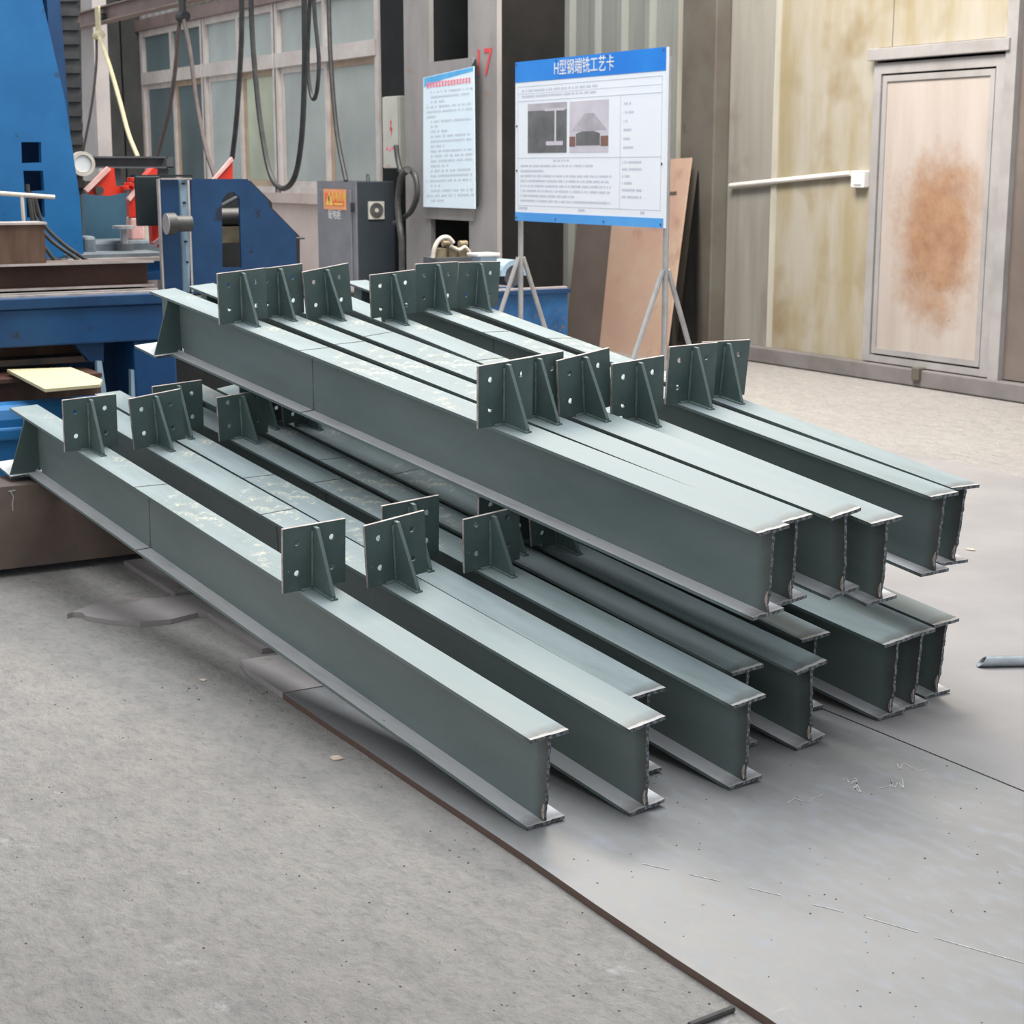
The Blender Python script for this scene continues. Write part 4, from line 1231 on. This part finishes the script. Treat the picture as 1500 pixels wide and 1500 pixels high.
bs_ = MB()
for (u, v) in ((0.01, 0.985), (0.3, 0.985), (0.64, 0.985), (0.985, 0.985), (0.01, 0.02), (0.3, 0.02), (0.63, 0.02), (0.985, 0.02), (0.012, 0.6), (0.985, 0.36), (0.012, 0.32)):
    obj('fixing_screw', MB().cyl((bx(u), YN - 0.004, bz(v)), (bx(u), YN - 0.0003, bz(v)), 0.007, 8), 'dark_grey', bd)
for q, s_ in ((xa + 0.01, -1), (xb - 0.02, 1)):
    zk = 1.08
    zf = FZ if s_ < 0 else 0.0145
    obj('post', MB().cyl((q, YN + 0.035, zf), (q, YN + 0.035, zt_ - 0.05), 0.017, 10), 'galv', nb, smooth=True)
    for dy in (-1, 1):
        obj('leg', MB().cyl((q, YN + 0.035 + dy * 0.018, zk), (q - 0.02, YN + 0.035 + dy * 0.42, zf + 0.015), 0.015, 8), 'galv', nb, smooth=True)
obj('cross_bar', MB().cyl((xa + 0.01, YN + 0.035, zb_ + 0.08), (xb - 0.02, YN + 0.035, zb_ + 0.08), 0.013, 8), 'galv', nb)

# leaning sheets behind the board
def leaning(name, tl, tr_, bl_, br_, yt, yb, mat, label):
    q = [at_y(*tl, yt), at_y(*tr_, yt), at_y(*br_, yb), at_y(*bl_, yb)]
    o = obj(name, MB().slab(q, (0, 0.02, 0)), mat)
    return tag(o, label, 'sheet')


lg = thing('leaning_sheet', 'tall pinkish plywood sheet leaning on the ribbed wall', 'sheet', (-12.4, 8.7, 0))
mb = MB().slab([at_y(905, 238, 9.05), at_y(1012, 231, 9.05), at_y(973, 535, 8.62), at_y(876, 528, 8.62)], (0, 0.018, 0))
obj('board', mb, 'sheet_pink', lg)
mb = MB().slab([at_y(976, 281, 8.96), at_y(990, 280.5, 8.96), at_y(990, 282.5, 8.96), at_y(976, 283, 8.96)], (0, 0.01, 0))
obj('split', mb, 'seam', lg)
mb = MB().slab([at_y(848, 300, 9.0), at_y(902, 297, 9.0), at_y(879, 526, 8.68), at_y(826, 519, 8.68)], (0, 0.018, 0))
tag(obj('leaning_sheet', mb, 'sheet_grey'), 'brown grey steel sheet leaning beside the pinkish sheet', 'sheet')
tag(obj('leaning_sheet', MB().slab([at_y(1012, 330, 9.1), at_y(1022, 250, 9.12), at_y(1020, 500, 8.95), at_y(992, 500, 8.95)], (0, 0.015, 0)), 'column_side'), 'narrow dark strip of steel leaning by the corner pillar', 'sheet')

# ------------------------------------------------------------------ festoon rail and hanging cables
YR = 4.25
fr_ = thing('festoon_rail', 'brown overhead festoon rail running above the machine', 'rail', (-13, YR, 2.9))
pa = at_y(113, 32, YR); zr = pa.z
rl = MB().box(-16.5, -6.0, YR - 0.05, YR + 0.05, zr - 0.06, zr - 0.05).box(-16.5, -6.0, YR - 0.004, YR + 0.004, zr - 0.05, zr + 0.05).box(-16.5, -6.0, YR - 0.05, YR + 0.05, zr + 0.05, zr + 0.06)
obj('rail_section', rl, 'rail', fr_)


def trolley(px, label, mat):
    q = at_y(px, 30, YR - 0.065)
    t = thing('cable_trolley', label, 'trolley', (q.x, YR, zr - 0.1))
    obj('hanger', MB().box(q.x - 0.05, q.x + 0.05, YR - 0.07, YR - 0.052, zr - 0.13, zr + 0.06), mat, t, bevel=0.004)
    obj('wheel', MB().cyl((q.x, YR - 0.05, zr - 0.02), (q.x, YR - 0.006, zr - 0.02), 0.03, 12), 'dark_grey', t)
    obj('saddle', MB().cyl((q.x - 0.06, YR - 0.06, zr - 0.16), (q.x + 0.06, YR - 0.06, zr - 0.16), 0.035, 12), mat, t)
    return Vector((q.x, YR - 0.07, zr - 0.17))


TC = trolley(143, 'small cream cable trolley with the yellow strap on the rail', 'strap')
TB = trolley(267, 'black cable trolley on the rail above the first window', 'black')


def hang(pts, r, mat, label, name='hanging_cable', Y=YR - 0.07, start=None):
    o = obj(name, MB().tube(spline(([start] if start else []) + [at_y(*q, Y) for q in pts], 8), r, 8), mat, smooth=True)
    tag(o, label, 'cable' if name == 'hanging_cable' else 'strap')


hang([(160, 95), (176, 150), (188, 195), (202, 230)], 0.017, 'strap', 'yellowish lifting strap hanging down to the dark grey beam', 'lifting_strap', start=TC + Vector((0.035, 0, 0)))
hang([(141, 95), (135, 150), (124, 210), (121, 225)], 0.011, 'cable_brown', 'thin brown cable hanging beside the black bellows', start=TC - Vector((0.035, 0, 0)))
hang([(259, 80), (250, 150), (238, 200), (229, 232)], 0.016, 'cable_brown', 'brown cable falling from the black trolley to the dark beam', start=TB - Vector((0.04, 0, 0)))
hang([(279, 80), (288, 150), (302, 220), (316, 262)], 0.016, 'cable_brown', 'brown cable falling from the black trolley to the red clamp', start=TB + Vector((0.04, 0, 0)))
hang([(353, -40), (354, 40), (351, 110), (346, 180), (340, 232)], 0.018, 'cable', 'black cable hanging down to the tip of the red clamp')
hang([(367, -40), (369, 40), (375, 120), (383, 190), (396, 255), (414, 276), (432, 258), (442, 200), (446, 110), (446, 30), (445, -40)], 0.018, 'cable', 'black cable hanging in one long deep loop before the windows')
hang([(456, -40), (452, 40), (451, 100), (455, 135), (460, 145), (465, 128), (467, 85), (461, 20), (458, -40)], 0.013, 'cable', 'short narrow loop of black cable before the windows')
hang([(481, -40), (483, 60), (488, 140), (495, 205), (507, 265)], 0.020, 'cable', 'black cable dropping onto the electrical cabinet', Y=5.9)

# ------------------------------------------------------------------ small things on the floor
pa, pb = at_z(1438, 968, 0.035), at_z(1560, 966, 0.035)
pp_ = thing('steel_tube', 'short galvanised steel tube lying on the floor plate', 'tube', (pa.x, pa.y, 0.014))
d = (pb - pa).normalized()
sd = Vector((-d.y, d.x, 0))
n = 20
vs, fs_ = [], []
for (t, r_) in ((0, 0.0185), (1, 0.0185), (1, 0.0145), (0, 0.0145)):
    for k in range(n):
        a0 = 2 * math.pi * k / n
        o_ = sd * math.cos(a0) * r_ + Vector((0, 0, 1)) * math.sin(a0) * r_
        base = pa if t == 0 else pa + d * 0.55
        vs.append(base + o_ + (d * (0.9 * (r_ * math.sin(a0))) if t == 0 else Vector()))
for j in range(3):
    for k in range(n):
        fs_.append((j * n + k, j * n + (k + 1) % n, (j + 1) * n + (k + 1) % n, (j + 1) * n + k))
for k in range(n):
    fs_.append((3 * n + k, 3 * n + (k + 1) % n, (k + 1) % n, k))
mb = MB(); mb.add([tuple(q) for q in vs], fs_)
mb.v = [(q[0], q[1], q[2] - 0.035 + 0.014 + 0.0187) for q in mb.v]
obj('tube_wall', mb, 'galv_pipe', pp_, smooth=True)
q0 = at_z(1010, 1503, 0.0); q1 = at_z(1074, 1478, 0.0)
tag(obj('steel_rod', MB().cyl((q0.x, q0.y, 0.001), (q1.x, q1.y, 0.001), 0.007, 8), 'hose', smooth=True), 'thin dark rod on the concrete beside the plate edge', 'rod')


def chip(px, py, z, size, mat, label, name, cat, seed):
    r = random.Random(seed)
    c = at_z(px, py, z)
    n = 6
    pts = []
    for k in range(n):
        a = 2 * math.pi * k / n
        w = size * r.uniform(0.6, 1.2)
        pts.append((c.x + math.cos(a) * w * 1.5, c.y + math.sin(a) * w, z + 0.0008))
    tag(obj(name, MB().slab(pts, (0, 0, 0.004)), mat), label, cat)


chip(492, 1112, FZ, 0.018, 'tan_chip', 'tan wood flake on the concrete near the plate edge', 'wood_flake', 'chip', 1)
chip(297, 997, FZ, 0.010, 'tan_chip', 'small brown dry leaf scrap on the concrete near the offcut', 'leaf_scrap', 'chip', 2)
chip(1422, 806, 0.014, 0.018, 'tan_chip', 'pinkish paper scrap beyond the upper beam ends', 'paper_scrap', 'scrap', 3)
chip(428, 1401, 0.0, 0.008, 'white', 'white chip of slag on the concrete', 'slag_chip', 'chip', 4) if False else None

gr = MB()
r = random.Random(21)


def crumb(x, y, z, s):
    hs = s * r.uniform(0.5, 0.9)
    q = [(x + s * r.uniform(0.6, 1.1) * math.cos(a), y + s * r.uniform(0.6, 1.1) * math.sin(a), z) for a in (0.3, 1.5, 2.8, 4.0, 5.3)]
    n0 = len(gr.v)
    gr.v += q + [(x, y, z + hs)]
    gr.f += [(n0 + k, n0 + (k + 1) % 5, n0 + 5) for k in range(5)]


for k in range(260):
    px, py = r.uniform(0, 1100), r.uniform(860, 1500)
    q = at_z(px, py, 0)
    if q.y < 1.95 and not (q.x < -5.1 and q.y > 1.55):
        crumb(q.x, q.y, FZ, r.uniform(0.0015, 0.0045))
for k in range(120):
    px, py = r.uniform(180, 440), r.uniform(840, 1030)
    q = at_z(px, py, 0)
    if q.y < 1.95 and not (q.x < -5.1 and q.y > 1.55):
        crumb(q.x, q.y, FZ, r.uniform(0.002, 0.007))
for k in range(110):
    px, py = r.uniform(760, 1500), r.uniform(1060, 1500)
    q = at_z(px, py, 0.014)
    if q.y > 2.0 and q.y < 3.3:
        crumb(q.x, q.y, 0.014, r.uniform(0.0015, 0.004))
tag(obj('floor_grit', gr, 'grit'), 'dark grit and slag crumbs scattered over the floor', 'grit', kind='stuff')
